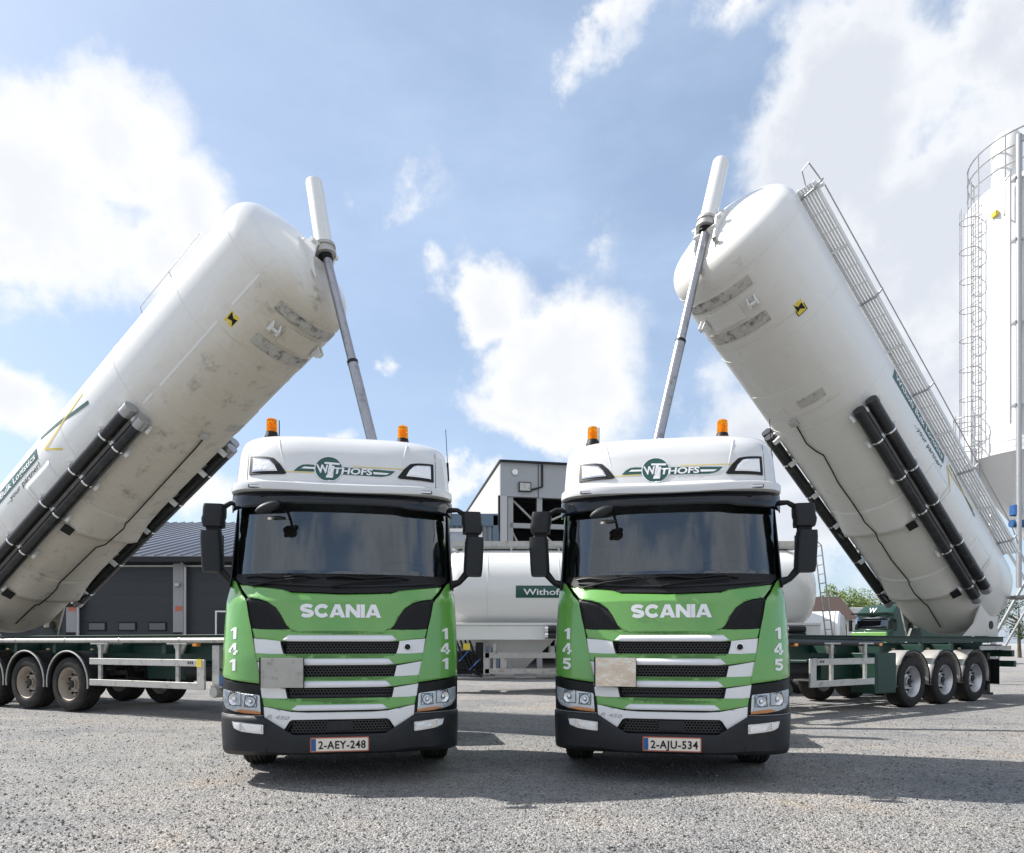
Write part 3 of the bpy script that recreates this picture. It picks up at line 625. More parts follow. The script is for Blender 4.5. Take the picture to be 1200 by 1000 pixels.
    # side mirrors
    for sx in (-1,1):
        s=MB()
        for (z0,z1,xa,xb,yb) in ((2.50,2.72,1.225,1.43,.60),(2.05,2.455,1.235,1.43,.60)):
            rings=[]
            for j in range(7):
                t=j/6; z=z0+(z1-z0)*t; e=1-.07*(2*abs(t-.5))**6; cx=(xa+xb)/2-(.03 if z>2.6 else 0)*(t); hw=(xb-xa)/2*e
                lean=.02*(t-.5)
                rings.append([Vector((sx*(cx+hw*math.copysign(abs(math.cos(a))**.35,math.cos(a))+lean),yb+.10*e*math.copysign(abs(math.sin(a))**.5,math.sin(a)),z)) for a in [2*pi*k/20 for k in range(20)]])
            s.loft(rings)
        mi=s.build('side_mirror','anthra',T,bevel=0,ang=60)
        if yaw>0 and sx<0: mi.location=(.05,.02,0)
        s=MB(); s.tube([(sx*1.07,.62,2.745),(sx*1.16,.60,2.745),(sx*1.25,.60,2.69)],[.03,.024,.03],10); s.build('mirror_arm','black',mi); s=MB(); s.tube([(sx*1.06,.60,1.94),(sx*1.10,.60,1.955),(sx*1.18,.60,1.985),(sx*1.26,.60,2.08)],[.05,.045,.032,.04],10); s.build('mirror_arm','black',mi); s=MB(); s.box((sx*1.26,.55,2.42),(sx*1.38,.66,2.53)); s.build('mirror_joint','black',mi)
        s=MB(); s.box((sx*1.24,.705,2.52),(sx*1.41,.712,2.69)); s.build('mirror_glass','chrome',mi); s=MB(); s.box((sx*1.25,.705,2.08),(sx*1.41,.712,2.43)); s.build('mirror_glass','chrome',mi)
    # front mirror
    s=MB(); rings=[]
    q=Matrix.Rotation(R(-22),3,'Y')
    cc=Vector((-.655,.02,2.60))
    s.tube([cc+q@Vector((-.115+.23*k/8,0,0)) for k in range(9)],[.012,.032,.042,.047,.048,.047,.042,.032,.012],12); 
    fm=s.build('front_mirror','anthra',T); s=MB(); s.tube([cc+Vector((.03,.0,.0)),cc+Vector((.05,.12,.05)),(-.60,.26,2.70)],.018,8); s.lathe([(0,.0),(.0,.075),(.02,.09),(.03,.0)],cc+Vector((.06,.14,-.06)),(0,.3,-1),16); s.build('mirror_arm','black',fm)
    # chassis and wheels
    c=MB()
    for x in (-.40,.40): c.box((x-.04,1.0,.78),(x+.04,6.2,1.02))
    for y in (2.7,3.6,4.5,5.5): c.box((-.36,y,.82),(.36,y+.1,.98))
    c.box((-1.0,.5,.36),(1.0,.62,.5)); c.cyl((-.9,1.46,.5),(.9,1.46,.5),.07); c.cyl((-.9,5.16,.5),(.9,5.16,.5),.11); c.box((-.3,.6,.55),(.3,2.2,1.0)); c.build('truck_frame','anthra',T)
    c=MB(); c.box((-.42,4.3,1.06),(.42,5.1,1.12)); c.box((-.5,4.5,1.0),(.5,4.9,1.06)); c.build('fifth_wheel','black',T,bevel=.03)
    for sx in (-1,1):
        c=MB(); c.box((sx*.55,2.7,.42),(sx*1.18,4.0,1.0)); c.build('fuel_tank','alu',T,bevel=.10)
        wheel(T,(sx*.96,1.46,.505),.505,.31,'rimsteel',sx); wheel(T,(sx*.94,5.16,.505),.505,.58,'rimsteel',sx)
        c=MB(); c.lathe([(sx*.67,.60),(sx*1.17,.60)],(0,1.46,.5),(1,0,0),16,R(0),R(180)) if 0 else None
        for (cy,zc) in ((1.46,.5),(5.16,.5)):
            c.grid(lambda u,v,cy=cy,sx=sx:Vector((sx*(.66+.52*v),cy+.62*math.cos(pi*u),.5+.62*math.sin(pi*u))),14,1)
        c.build('mudguard','black',T,solid=.015)
    return T
bm_=bpy.data.materials.new('beacon_glass'); bm_.use_nodes=True; MATS['beacon_glass']=bm_
_b=bm_.node_tree.nodes['Principled BSDF']; _b.inputs['Base Color'].default_value=(1,.40,.015,1); _b.inputs['Roughness'].default_value=.08; _b.inputs['Transmission Weight'].default_value=.75; _b.inputs['IOR'].default_value=1.2
tl=tractor((-1.616,6.42,0),10,'green and white tractor unit numbered 141 with a dull grey placard on its grille','141','2-AEY-248',False,0)
tr=tractor((1.500,6.42,0),-10,'green and white tractor unit numbered 145 with a polished square placard on its grille','145','2-AJU-534',True,0)
# ---------------------------------------------------------------- tipping silo trailers
RV=1.27
def tipper(label,K,phi,side,tilt,Lv,h,t,dirty,ctop,crod):
    rz=math.atan2(-math.sin(phi),math.cos(phi)*(-side))-pi/2      # y' axis = forward
    T=thing('tipping_silo_trailer',(K[0],K[1],0),rz,label,'trailer','tipping silo trailers raised behind the tractor units')
    near=1 if side<0 else -1
    pm='vessel_paint_grimy' if dirty else 'vessel_paint_clean'
    # chassis
    c=MB()
    for x in (-.46,.46):
        c.box((x-.06,-11.6,1.02),(x+.06,-1.6,1.32)); c.box((x-.06,-1.6,1.16),(x+.06,.62,1.32)); c.box((x-.11,-11.6,1.32),(x+.11,.62,1.345))
    for y in (.5,-.4,-1.9,-3.2,-4.6,-6.2,-7.8,-9.1,-10.5,-11.5):
        hw=.5 if y>-1.5 else 1.02; c.box((-hw,y-.05,1.14),(hw,y+.05,1.30))
    for sx in (-1,1):
        c.box((sx*1.02-.04,-11.5,1.36),(sx*1.02+.04,-1.9,1.47)); c.box((sx*1.08-.06,-11.5,1.47),(sx*1.08+.06,-1.9,1.485))
        for y in (-2.0,-3.2,-4.6,-6.2,-7.8,-9.1,-10.5): c.box((sx*.98-.03,y-.04,1.28),(sx*.98+.03,y+.04,1.38))
    c.box((-.5,-1.1,1.08),(.5,.62,1.155)); c.box((-.8,-2.2,.95),(.8,-1.6,1.2))
    c.build('chassis','dgreen',T,bevel=.006)
    c=MB(); c.box((-.75,-6.0,.62),(.30,-4.6,1.0)); c.build('equipment_box','dgreen',T,bevel=.02)
    c=MB(); c.cyl((-.5,-5.9,.80),(-.5,-3.4,.80),.16,20); c.cyl((.45,-4.6,.78),(.45,-3.2,.78),.16,20); c.build('air_tank','black',T,bevel=.02)
    c=MB()
    for i in range(3): c.cyl((-.95,-7.1-1.36*i,.52),(.95,-7.1-1.36*i,.52),.075,12); c.box((-.7,-7.5-1.36*i,.72),(-.5,-6.7-1.36*i,.80)); c.box((.5,-7.5-1.36*i,.72),(.7,-6.7-1.36*i,.80)); c.cyl((-.6,-7.35-1.36*i,.78),(-.6,-7.35-1.36*i,1.02),.12,14); c.cyl((.6,-7.35-1.36*i,.78),(.6,-7.35-1.36*i,1.02),.12,14)
    c.build('axle','black',T)
    for i in range(3):
        y=-7.1-1.36*i
        for sx in (-1,1):
            wheel(T,(sx*1.0,y,.53),.53,.38,'rimdirty' if dirty else 'rimsteel',sx)
            m=MB(); m.grid(lambda u,v,y=y,sx=sx:Vector((sx*(.80+.40*v),y+.63*math.cos(R(-8)+R(196)*u),.55+.63*math.sin(R(-8)+R(196)*u)-(.025*(v>.85)))),20,4)
            fo=m.build('mudguard','black' if dirty else 'alu',T,solid=.012)
            m=MB(); m.tube([(sx*1.205,y+.632*math.cos(a),.55+.632*math.sin(a)) for a in [R(-8)+R(196)*k/20 for k in range(21)]],.016,6); m.build('mudguard_edge','alu' if dirty else 'black',fo)
            m=MB(); m.box((sx*.78,y-.03,1.14),(sx*1.1,y+.03,1.185)); m.build('mudguard_stay','anthra',fo)
        if 1:
            m=MB(); m.lathe([(0,.0),(0,.035),(.03,.03),(.035,0)],(near*1.12,y+.64,1.20),(0,0,1),10); m.build('marker_light','wood',T)
    # side guards
    for sx in (-1,1):
        gy0,gy1=(-6.4,-3.5) if dirty else (-5.62,-3.72)
        g=MB(); g.box((sx*1.205-.015,gy0,.93),(sx*1.205+.015,gy1,1.05)); g.box((sx*1.205-.015,gy0,.53),(sx*1.205+.015,gy1,.65)); 
        g.box((sx*1.20-.02,gy1-.02,.53),(sx*1.20+.02,gy1+.16,1.05)); go=g.build('side_guard','alu',T,bevel=.008)
        for y in (gy0+.25,gy1-.55): g=MB(); g.box((sx*1.165-.02,y-.04,.53),(sx*1.165+.02,y+.04,1.32)); g.prism([(y-.16,1.32),(y+.16,1.32),(y+.05,1.14),(y-.05,1.14)],-.02,.02,lambda u,v,d,sx=sx:Vector((sx*1.12+d,u,v))); g.box((sx*.9,y-.25,1.315),(sx*1.2,y+.25,1.345)); g.build('guard_post','alu',go)
        g=MB(); g.box((sx*1.223-.004,gy1-.02,.92) if sx>0 else (sx*1.223-.004,gy1-.02,.92),(sx*1.223+.004,gy1+.10,1.06)); g.build('guard_reflector','yellow' if dirty else 'alu',go)
        g=MB()
        for k in range(3): g.box((sx*1.222-.002,gy1-.24+.05*k,.975),(sx*1.222+.002,gy1-.215+.05*k,1.02))
        g.build('maker_mark','black',go)
    # pipes along the side, orange markers
    if dirty:
        g=MB(); g.tube([(near*1.16,-11.2,1.385),(near*1.16,-1.2,1.385)],.045,14); 
        po=g.build('side_tube','alu',T)
        for k in range(6): g=MB(); g.cyl((near*1.16,-10.4+1.6*k-.02,1.385),(near*1.16,-10.4+1.6*k+.02,1.385),.052,14); g.build('tube_clamp','steel',po)
    else:
        g=MB(); g.tube([(near*1.12,-6.0,1.33),(near*1.12,-2.6,1.37)],.065,14); g.build('side_tube','hosetube',T)
        g=MB(); g.box((near*1.21,-6.42,.33),(near*.70,-5.66,1.14)); b=g.build('tool_box','dgreen',T,bevel=.02)
        g=MB(); g.box((near*1.216,-6.36,.38),(near*1.212,-5.72,1.09)); g.build('box_door','dgreen',b,bevel=.004)
        g=MB(); g.box((near*1.15,-11.6,1.17),(near*1.19,-10.05,1.27)); g.build('side_strip','alu',T,bevel=.006)
    for y in ((-3.62,) if dirty else (-3.2,-5.9)):
        g=MB(); g.box((near*1.14-.05,y-.05,1.28),(near*1.14+.05,y+.05,1.335)); g.build('marker_light','orange',T,bevel=.01)
    # landing legs
    for sx in (-1,1):
        g=MB(); X_=1.06 if dirty else .95; g.box((sx*X_-.07,-3.26,.62),(sx*X_+.07,-3.09,1.30)); g.box((sx*X_-.05,-3.24,.50),(sx*X_+.05,-3.11,.64)); g.cyl((sx*X_-.12,-3.175,.49),(sx*X_+.12,-3.175,.49),.095,14); g.box((sx*X_-.05,-3.32,.56),(sx*X_+.05,-3.03,.60)); lg=g.build('landing_leg','alu' if dirty else 'dgreen',T,bevel=.01)
        g=MB(); g.tube([(sx*1.1,-3.1,.9),(sx*1.12,-2.95,.8),(sx*1.1,-3.0,1.2)],.015,6); g.build('air_hose','black',lg)
    if dirty:
        g=MB(); g.box((near*1.10,-3.08,.60),(near*1.13,-3.0,.78)); g.build('leg_marker','blue',T)
    # rear
    g=MB(); g.box((-1.2,-11.85,.75),(1.2,-11.72,.90)); g.box((-.5,-11.8,.85),(-.4,-11.6,1.2)); g.box((.4,-11.8,.85),(.5,-11.6,1.2)); g.box((-1.2,-11.75,1.0),(1.2,-11.6,1.16)); g.build('rear_bumper','dgreen',T,bevel=.01)
    for sx in (-1,1):
        g=MB(); g.box((sx*.95-.05,-10.95,.14),(sx*.95+.05,-10.8,1.1)); g.box((sx*.95-.1,-11.0,.10),(sx*.95+.1,-10.75,.15)); g.build('support_leg','black',T)
        g=MB(); g.box((sx*1.12,-11.76,1.02),(sx*.8,-11.79,1.12)); g.build('tail_light','red',T)
        g=MB(); g.box((sx*.88,-11.0,.35),(sx*1.18,-10.99,.95)); g.build('mud_flap','black',T)
        g=MB(); g.prism([(-11.45,1.34),(-10.6,1.34),(-10.85,1.72),(-11.25,1.72)],-.03,.03,lambda u,v,d,sx=sx:Vector((sx*.80+d,u,v))); g.build('hinge_bracket','dgreen',T)
    # ---- vessel frame
    VS=MB()
    k=.5; r=RV; L=Lv
    prof=[(-1.45,.0),(-1.45,.22),(-1.25,.26),(-.75,.92),(-.5,1.14),(-.25,1.24),(0,r)]+[(s_,r) for s_ in [.5*j for j in range(1,int((L-.8)/.5))]]+[(L-.64,r)]
    k=.44; prof+= [(L-.64+k*math.sin(a),r-k*(1-math.cos(a))) for a in [.1+.156*j for j in range(9)]]
    s0,rr=prof[-1]
    prof+= [(s0+.20*(1-(q*q)),rr*q) for q in (.88,.74,.58,.4,.2,0)]
    VS.lathe(prof,(0,0,0),(0,1,0),72)
    vo=VS.build('silo_vessel',pm,T,ang=60)
    vo.location=(0,-t,h); vo.rotation_euler=(R(tilt),0,0)
    def cy(s_,a,Rr=RV): a=R(a); return Vector((Rr*math.sin(a),s_,-Rr*math.cos(a)))
    # weld seams
    for s_ in (1.1,2.35,3.5,4.9,6.75,8.7,L-.70):
        w=MB(); w.tube([cy(s_,a,RV+.001) for a in range(0,360,5)],.006,5,closed=True); w.build('weld_seam',pm,vo)
    # saddle collars: half rings that flare down at the rear
    def sf(a): return .02+.13*max(0,1-abs(a-30)/14) if a>30 else .05+.10*a/30
    for s_ in (3.5,1.12):
        w=MB()
        def sd(u,v,s_=s_):
            a=-84+168*u; e=abs(a)/84; fl=sf(abs(a)); return cy(s_+.75*(1-v)-0*fl,a,RV+.004+ (fl*(v**1.6)))
        w.grid(sd,40,8)
        def sd2(u,v,s_=s_):
            a=-84+168*u; e=abs(a)/84; fl=sf(abs(a)); return cy(s_-.10*v,a,RV+.004+fl*(1-v)*1.0)
        w.grid(sd2,40,3)
        so_=w.build('saddle',pm,vo,solid=.006)
        for a in (-35,35):
            w=MB(); c0=cy(s_-.02,a,RV+.15); w.box(c0-V3(.10,.09,.03),c0+V3(.10,.09,.03),Matrix.Rotation(R(-a),3,'Y')); w.build('rubber_pad','black',vo,bevel=.01)
    # hinge cheeks with round hole
    for sx in (-1,1):
        pts=[]
        for (yw,zw) in (((-11.45,1.45),(-10.9,1.50),(-9.75,1.50),(-10.25,1.80),(-10.8,2.6),(-11.3,3.2)) if sx==near else ((-11.45,1.45),(-11.0,1.47),(-10.92,1.50),(-10.60,2.3),(-10.8,2.8),(-11.3,3.2))):
            d=Vector((0,yw+t,zw-h)); d=Matrix.Rotation(R(-tilt),3,'X')@d; pts.append((d.y,d.z))
        w=MB(); w.prism(pts,-.02,.02,lambda u,v,d,sx=sx:Vector((sx*(.95)+d,u,v))); ck=w.build('hinge_cheek',pm,vo,bevel=.005)
        d=Matrix.Rotation(R(-tilt),3,'X')@Vector((0,-11.06+t,1.77-h)); w=MB(); w.cyl((sx*.90,d.y,d.z),(sx*.985,d.y,d.z),.10,24); w.build('hinge_pin','black',vo)
    # hose tubes
    for sx in (-1,1):
        for a in (47,58.5):
            w=MB(); e0=.62 if a<50 else .68; w.tube([cy(e0,sx*a,RV+.145),cy(6.62,sx*a,RV+.145)],.113,20); ht=w.build('hose_tube','hosetube',vo)
            for s_ in (1.15,2.4,3.7,4.75,5.8): w=MB(); w.tube([cy(s_-.02,sx*a,RV+.145),cy(s_+.02,sx*a,RV+.145)],.120,20); w.build('tube_strap','chrome',vo)
            w=MB(); w.tube([cy(e0-.03,sx*a,RV+.145),cy(e0+.13,sx*a,RV+.145)],.118,20); w.build('end_cap','steel',vo)
            if dirty: w=MB(); w.tube([cy(6.45,sx*a,RV+.145),cy(6.66,sx*a,RV+.145)],.118,20); w.build('end_cap','steel',vo)
        for s_ in (1.15,2.4,3.7,4.75,5.8,6.5):
            w=MB()
            for a in (40,52,65): c0=cy(s_,sx*a,RV+.06); w.box(c0-V3(.03,.05,.10),c0+V3(.03,.05,.10),Matrix.Rotation(R(-sx*a),3,'Y'))
            if near*sx<0: c0=cy(s_,sx*66,RV+.07); w.box(c0-V3(.02,.07,.16),c0+V3(.02,.07,.16),Matrix.Rotation(R(-sx*a),3,'Y'))
            w.build('tube_bracket','white',vo)
    # sign bands and writing
    def surf(sx,s0_):   # returns map (u along reading direction from s0_, v up) on the side sx
        return lambda u,v,ac=101,o=.006: cy(s0_+sx*u,sx*(ac+math.degrees(v/RV)),RV+o)
    def sheet(name,poly,fn,m,par,step=.06):
        bm=poly_bm(poly,step); s=MB(); s.bm.free(); s.bm=bm
        for v in bm.verts: v.co=fn(v.co.x,v.co.y)
        return s.build(name,m,par,recalc=False)
    for sx in (-1,1):
        s0_=1.58 if sx>0 else 6.42; fn=surf(sx,s0_)
        bo=sheet('sign_band',[(0,-.135),(2.46,-.135),(2.46,.135),(0,.135)],fn,'signgreen',vo)
        text_obj('sign_text','Withofs Bulk Logistics',.155,lambda u,v:fn(u+1.23,v,101,.010),'decalwhite',vo,offset=.018,width=2.30,step=.05,axes=(1,))
        text_obj('slogan_text','...your partner!',.12,lambda u,v:fn(u+2.44,v-.26,101,.008),'black',vo,offset=.0,width=1.28,align='RIGHT',shear=.1,step=.05,axes=(1,))
        def strip(pts,w0,m):
            s=MB(); P_=[]; n=len(pts)-1
            for i in range(n):
                for j in range(8): t_=j/8; P_.append((pts[i][0]*(1-t_)+pts[i+1][0]*t_,pts[i][1]*(1-t_)+pts[i+1][1]*t_))
            P_.append(pts[-1])
            for (a,b) in zip(P_,P_[1:]):
                d=Vector((b[0]-a[0],b[1]-a[1])).normalized(); nx,ny=-d.y*w0,d.x*w0
                s.bm.faces.new([s.bm.verts.new(fn(x,y,101,.008 if m=='yellow' else .006)) for x,y in ((a[0]-nx,a[1]-ny),(b[0]-nx,b[1]-ny),(b[0]+nx,b[1]+ny),(a[0]+nx,a[1]+ny))])
            s.build('logo_stroke',m,vo,recalc=False)
        if sx>0: yl=[(3.15,-.45),(2.72,-.12),(2.9,-.10),(3.5,.02),(4.15,.12)]; dk=[(2.6,.30),(3.3,.10),(3.8,-.08),(4.25,-.20)]
        else: yl=[(3.05,-.42),(2.62,-.02),(2.95,-.06),(3.6,.0),(4.1,.02)]; dk=[(2.75,.12),(3.3,.05),(3.7,-.02),(4.2,-.08)]
        strip(yl,.018,'yellow'); strip(dk,.04 if sx>0 else .025,'signgreen')
        # warning diamond plate
        fy=9.24 if sx>0 else 9.01; aa=48.6 if sx>0 else 51.7
        q=lambda u,v,o=.006,fy=fy,aa=aa,sx=sx: cy(fy+sx*u,sx*(aa+math.degrees(v/RV)),RV+o)
        p=sheet('warning_plate',[(-.13,-.10),(.13,-.10),(.13,.10),(-.13,.10)],q,'black',vo)
        sheet('warning_face',[(-.115,-.085),(.115,-.085),(.115,.085),(-.115,.085)],lambda u,v:q(u,v,.008),'yellow',vo)
        sheet('warning_mark',[(-.10,-.07),(-.02,-.02),(-.05,.06),(.10,.07),(.03,-.01),(.06,-.075)],lambda u,v:q(u,v,.010),'black',vo)
        if sx>0:
            sheet('white_stripe',[(6.80,-.018),(7.10,-.018),(7.10,.022),(6.80,.022)],lambda u,v:cy(u,55.5+math.degrees(v/RV),RV+.004),'decalwhite',vo)
            sheet('white_stripe',[(7.32,-.018),(10.15,-.018),(10.15,.022),(7.32,.022)],lambda u,v:cy(u,55.0+math.degrees(v/RV),RV+.004),'decalwhite',vo,.25)
    # grimy rest plates and lifting eyes below the nose
    def pl(name,s0_,s1_,a0,a1,m,th=.02,rnd=.05,cut=None):
        q=[(R(a0)*RV,s0_),(R(a1)*RV,s0_),(R(a1)*RV,s1_),(R(a0)*RV,s1_)]
        return patch(name,q,lambda u,v,d:cy(v,math.degrees(u/RV),RV+th-d),m,vo,th=th,edge=.006,step=.10,rnd=rnd)
    pl('doubler_plate',9.05,L-.80,-44,44,pm,.012,.22); pl('doubler_plate',9.0,9.45,-60,60,pm,.008,.2)
    pl('rest_plate',9.93,10.12,-33,33,'grime',.03,.02); pl('rest_plate',9.18,9.40,-30,30,'grime',.026,.02); pl('rest_plate',9.48,9.85,-16,16,pm,.05,.02)
    pl('doubler_plate',7.10,7.75,-52,40,pm,.010,.25); pl('rest_plate',7.24,7.44,-34,-10,'grime',.016,.01); pl('rest_plate',7.2,7.42,4,24,pm,.016,.01)
    for a in (-26,24):
        w=MB(); c0=cy(9.66,a,RV+.02); rm=Matrix.Rotation(R(-a),3,'Y')
        for dx in (-.07,.07): w.prism([(-.11,0),(.11,0),(.05,-.14),(-.05,-.14)],-.014,.014,lambda u,v,d,dx=dx:c0+rm@Vector((dx+d,u,v)))
        w.cyl(c0+rm@V3(-.09,0,-.09),c0+rm@V3(.09,0,-.09),.03,10); w.build('guide_bracket','white',vo)
    # breather and cable along the belly
    w=MB(); c0=cy(6.98,3,RV); w.box(c0-V3(.09,.07,.07),c0+V3(.09,.07,.03)); w.build('cable_box','alu',vo,bevel=.015)
    w=MB(); pts=[(6.9,2),(6.4,4),(6.15,0),(6.0,-4),(5.6,-2.5),(5.2,-.5),(4.6,-1),(4.1,-.8),(3.6,-5),(3.2,-2),(2.6,-1),(1.83,-3.8),(1.4,-3),(1.0,-6),(.4,-5),(-.1,-4)] if not dirty else [(6.9,2),(6.6,1),(5.8,0),(5.0,-1),(4.2,-2),(3.4,1),(3.2,4),(2.6,5),(1.9,6),(1.3,6),(.8,9),(0,10)]
    pq=[]
    for (a0,b0),(a1,b1) in zip(pts,pts[1:]):
        nq=max(1,int(abs(a1-a0)/.1)); pq+=[(a0+(a1-a0)*q/nq,b0+(b1-b0)*q/nq) for q in range(nq)]
    w.tube([cy(s_,a,RV+.024+(.055 if 3.3<s_<4.1 or .95<s_<1.75 else 0)) for s_,a in pq],.014,6); w.build('cable','black',vo)
    # walkway on the driver's left shoulder
    wx0,wx1,wz,E=-1.00,-1.30,.88,10.30
    w=MB()
    for j in range(6): x=wx0+(wx1-wx0)*j/5; w.box((x-.019,.1,wz-.012),(x+.019,E,wz+.012))
    y=.15
    while y<E: w.box((wx1,y-.007,wz-.007),(wx0,y+.007,wz+.007)); y+=.40
    w.box((wx1-.02,.1,wz-.04),(wx1,E,wz+.05)); w.box((wx0-.0,.1,wz-.04),(wx0+.02,E,wz+.05)); wk=w.build('walkway','white',vo)
    for j in range(9):
        w=MB(); y=.6+j*1.2
        if j%2: w.prism([(wx1,wz-.04),(wx0+.10,wz-.04),(wx0+.05,wz-.20)],y-.015,y+.015,lambda u,v,d:Vector((u,d,v))); w.build('walkway_bracket','white',vo)
        else: w.tube([(wx1-.10,y+.02,wz+.12),(wx1-.02,y,wz-.04),(wx0+.08,y-.06,wz-.05)],.022,8); w.build('walkway_bracket','steel',vo)
    w=MB(); w.box((wx1-.14,E-.16,wz-.03),(wx0+.1,E-.10,wz+.03)); w.build('walkway_end','white',vo)
    w=MB(); w.tube([(wx1-.03,.3,wz+.10),(wx1-.09,1.0,wz+.12),(wx1-.10,5,wz+.12),(wx1-.09,E-.2,wz+.10),(wx1-.06,E+.30,wz+.05)],.012,8)
    w.tube([(wx1-.06,E+.3,wz+.06),(wx1+.10,E+.25,wz+.04),(wx1+.16,E-.0,wz+.03),(wx1+.02,E-.15,wz+.02),(wx1-.05,E-.1,wz+.05)],.012,6)
    w.build('handrail','steel',vo)
    if dirty:
        w=MB(); w.tube([(.62,7.3,1.10),(.62,7.35,1.42),(.62,9.3,1.46),(.62,9.35,1.10)],.010,8); w.tube([(.62,8.3,1.1),(.62,8.3,1.44)],.009,6); w.build('handrail','steel',vo)
    w=MB(); 
    for y in (1.6,4.6,7.6): w.lathe([(0,.30),(.12,.30),(.14,.26),(.16,0)],(0,y,RV-.02),(0,0,1),24)
    w.build('fill_hatch','white',vo)
    # head brackets and lift cylinder
    ca=Matrix.Rotation(R(-tilt),3,'X')@Vector((0,ctop[0][0]+t,ctop[0][1]-h))      # collar centre in vessel frame
    w=MB()
    for x in (-.24,.24):
        w.prism([(L-.10,ca.z+.50),(L+.03,ca.z+.26),(ca.y-.02,ca.z+.07),(ca.y+.03,ca.z-.05),(L+.0,ca.z-.24),(L-.12,ca.z-.55)],-.018,.018,lambda u,v,d,x=x:Vector((x+d,u,v)))
    w.box((-.26,L-.08,ca.z-.22),(.26,L+.06,ca.z-.18)); w.box((-.26,L-.08,ca.z+.20),(.26,L+.08,ca.z+.24))
    w.cyl((-.34,ca.y,ca.z),(.34,ca.y,ca.z),.045,14); w.build('lift_bracket','white',vo,bevel=.006)
    w=MB(); w.box((-.34,L-.20,ca.z-.50),(-.27,L-.06,ca.z-.46)); w.box((-.34,L-.10,ca.z-.50),(-.27,L-.05,ca.z-.44)); w.build('step','alu',vo)
    w=MB()
    A=Vector((0,ctop[0][0],ctop[0][1])); B=Vector((0,ctop[1][0],ctop[1][1])); D_=Vector((0,crod[0],crod[1])); ax=(B-A).normalized(); Lr=(A-D_).length; rx=(D_-A).normalized()
    w.tube([A-ax*.10,A+ax*.03,A+ax*.10,B-ax*.03,B],[.17,.17,.155,.150,.135],24)
    cyo=w.build('lift_cylinder','white',T,ang=50)
    w=MB(); w.tube([B,B+ax*.01],[.13,.12],20); w.build('cylinder_cap','wood',cyo)
    w=MB(); w.lathe([(-.13,.10),(-.13,.19),(-.07,.20),(-.05,.175),(.0,.175),(.0,.20),(.05,.20),(.05,.15)],A,ax,24); w.build('collar','alu',cyo)
    w=MB(); w.lathe([(-.22,.085),(-.20,.12),(-.10,.12)],A,ax,20); w.build('gland','black',cyo)
    segs=[(0,.30,.078),(.30,.62,.092),(.62,1.0,.106)]
    for a,b,r_ in segs:
        w=MB(); w.tube([A+rx*Lr*a,A+rx*Lr*b],r_,20); ro=w.build('cylinder_stage','rod',cyo)
        if a>0: w=MB(); w.tube([A+rx*(Lr*a-.04),A+rx*(Lr*a+.02)],r_*1.04,20); w.build('stage_ring','anthra',cyo)
    w=MB(); w.box((-.3,crod[0]-.2,crod[1]-.15),(.3,crod[0]+.2,crod[1]+.05)); w.build('cylinder_mount','dgreen',T,bevel=.02)
    return T
TL=tipper('raised grimy white silo trailer with muddy tan rims behind tractor 141',(-1.75,11.44),R(24.9),-1,31.7,10.82,2.81,11.28,True,((-1.76,8.37),(-2.0,9.64)),(.33,1.22))
TR=tipper('raised cleaner white silo trailer with silver rims behind tractor 145',(1.72,11.43),R(32.3),1,36.5,10.95,2.76,11.27,False,((-2.24,9.10),(-2.61,10.38)),(.10,1.22))
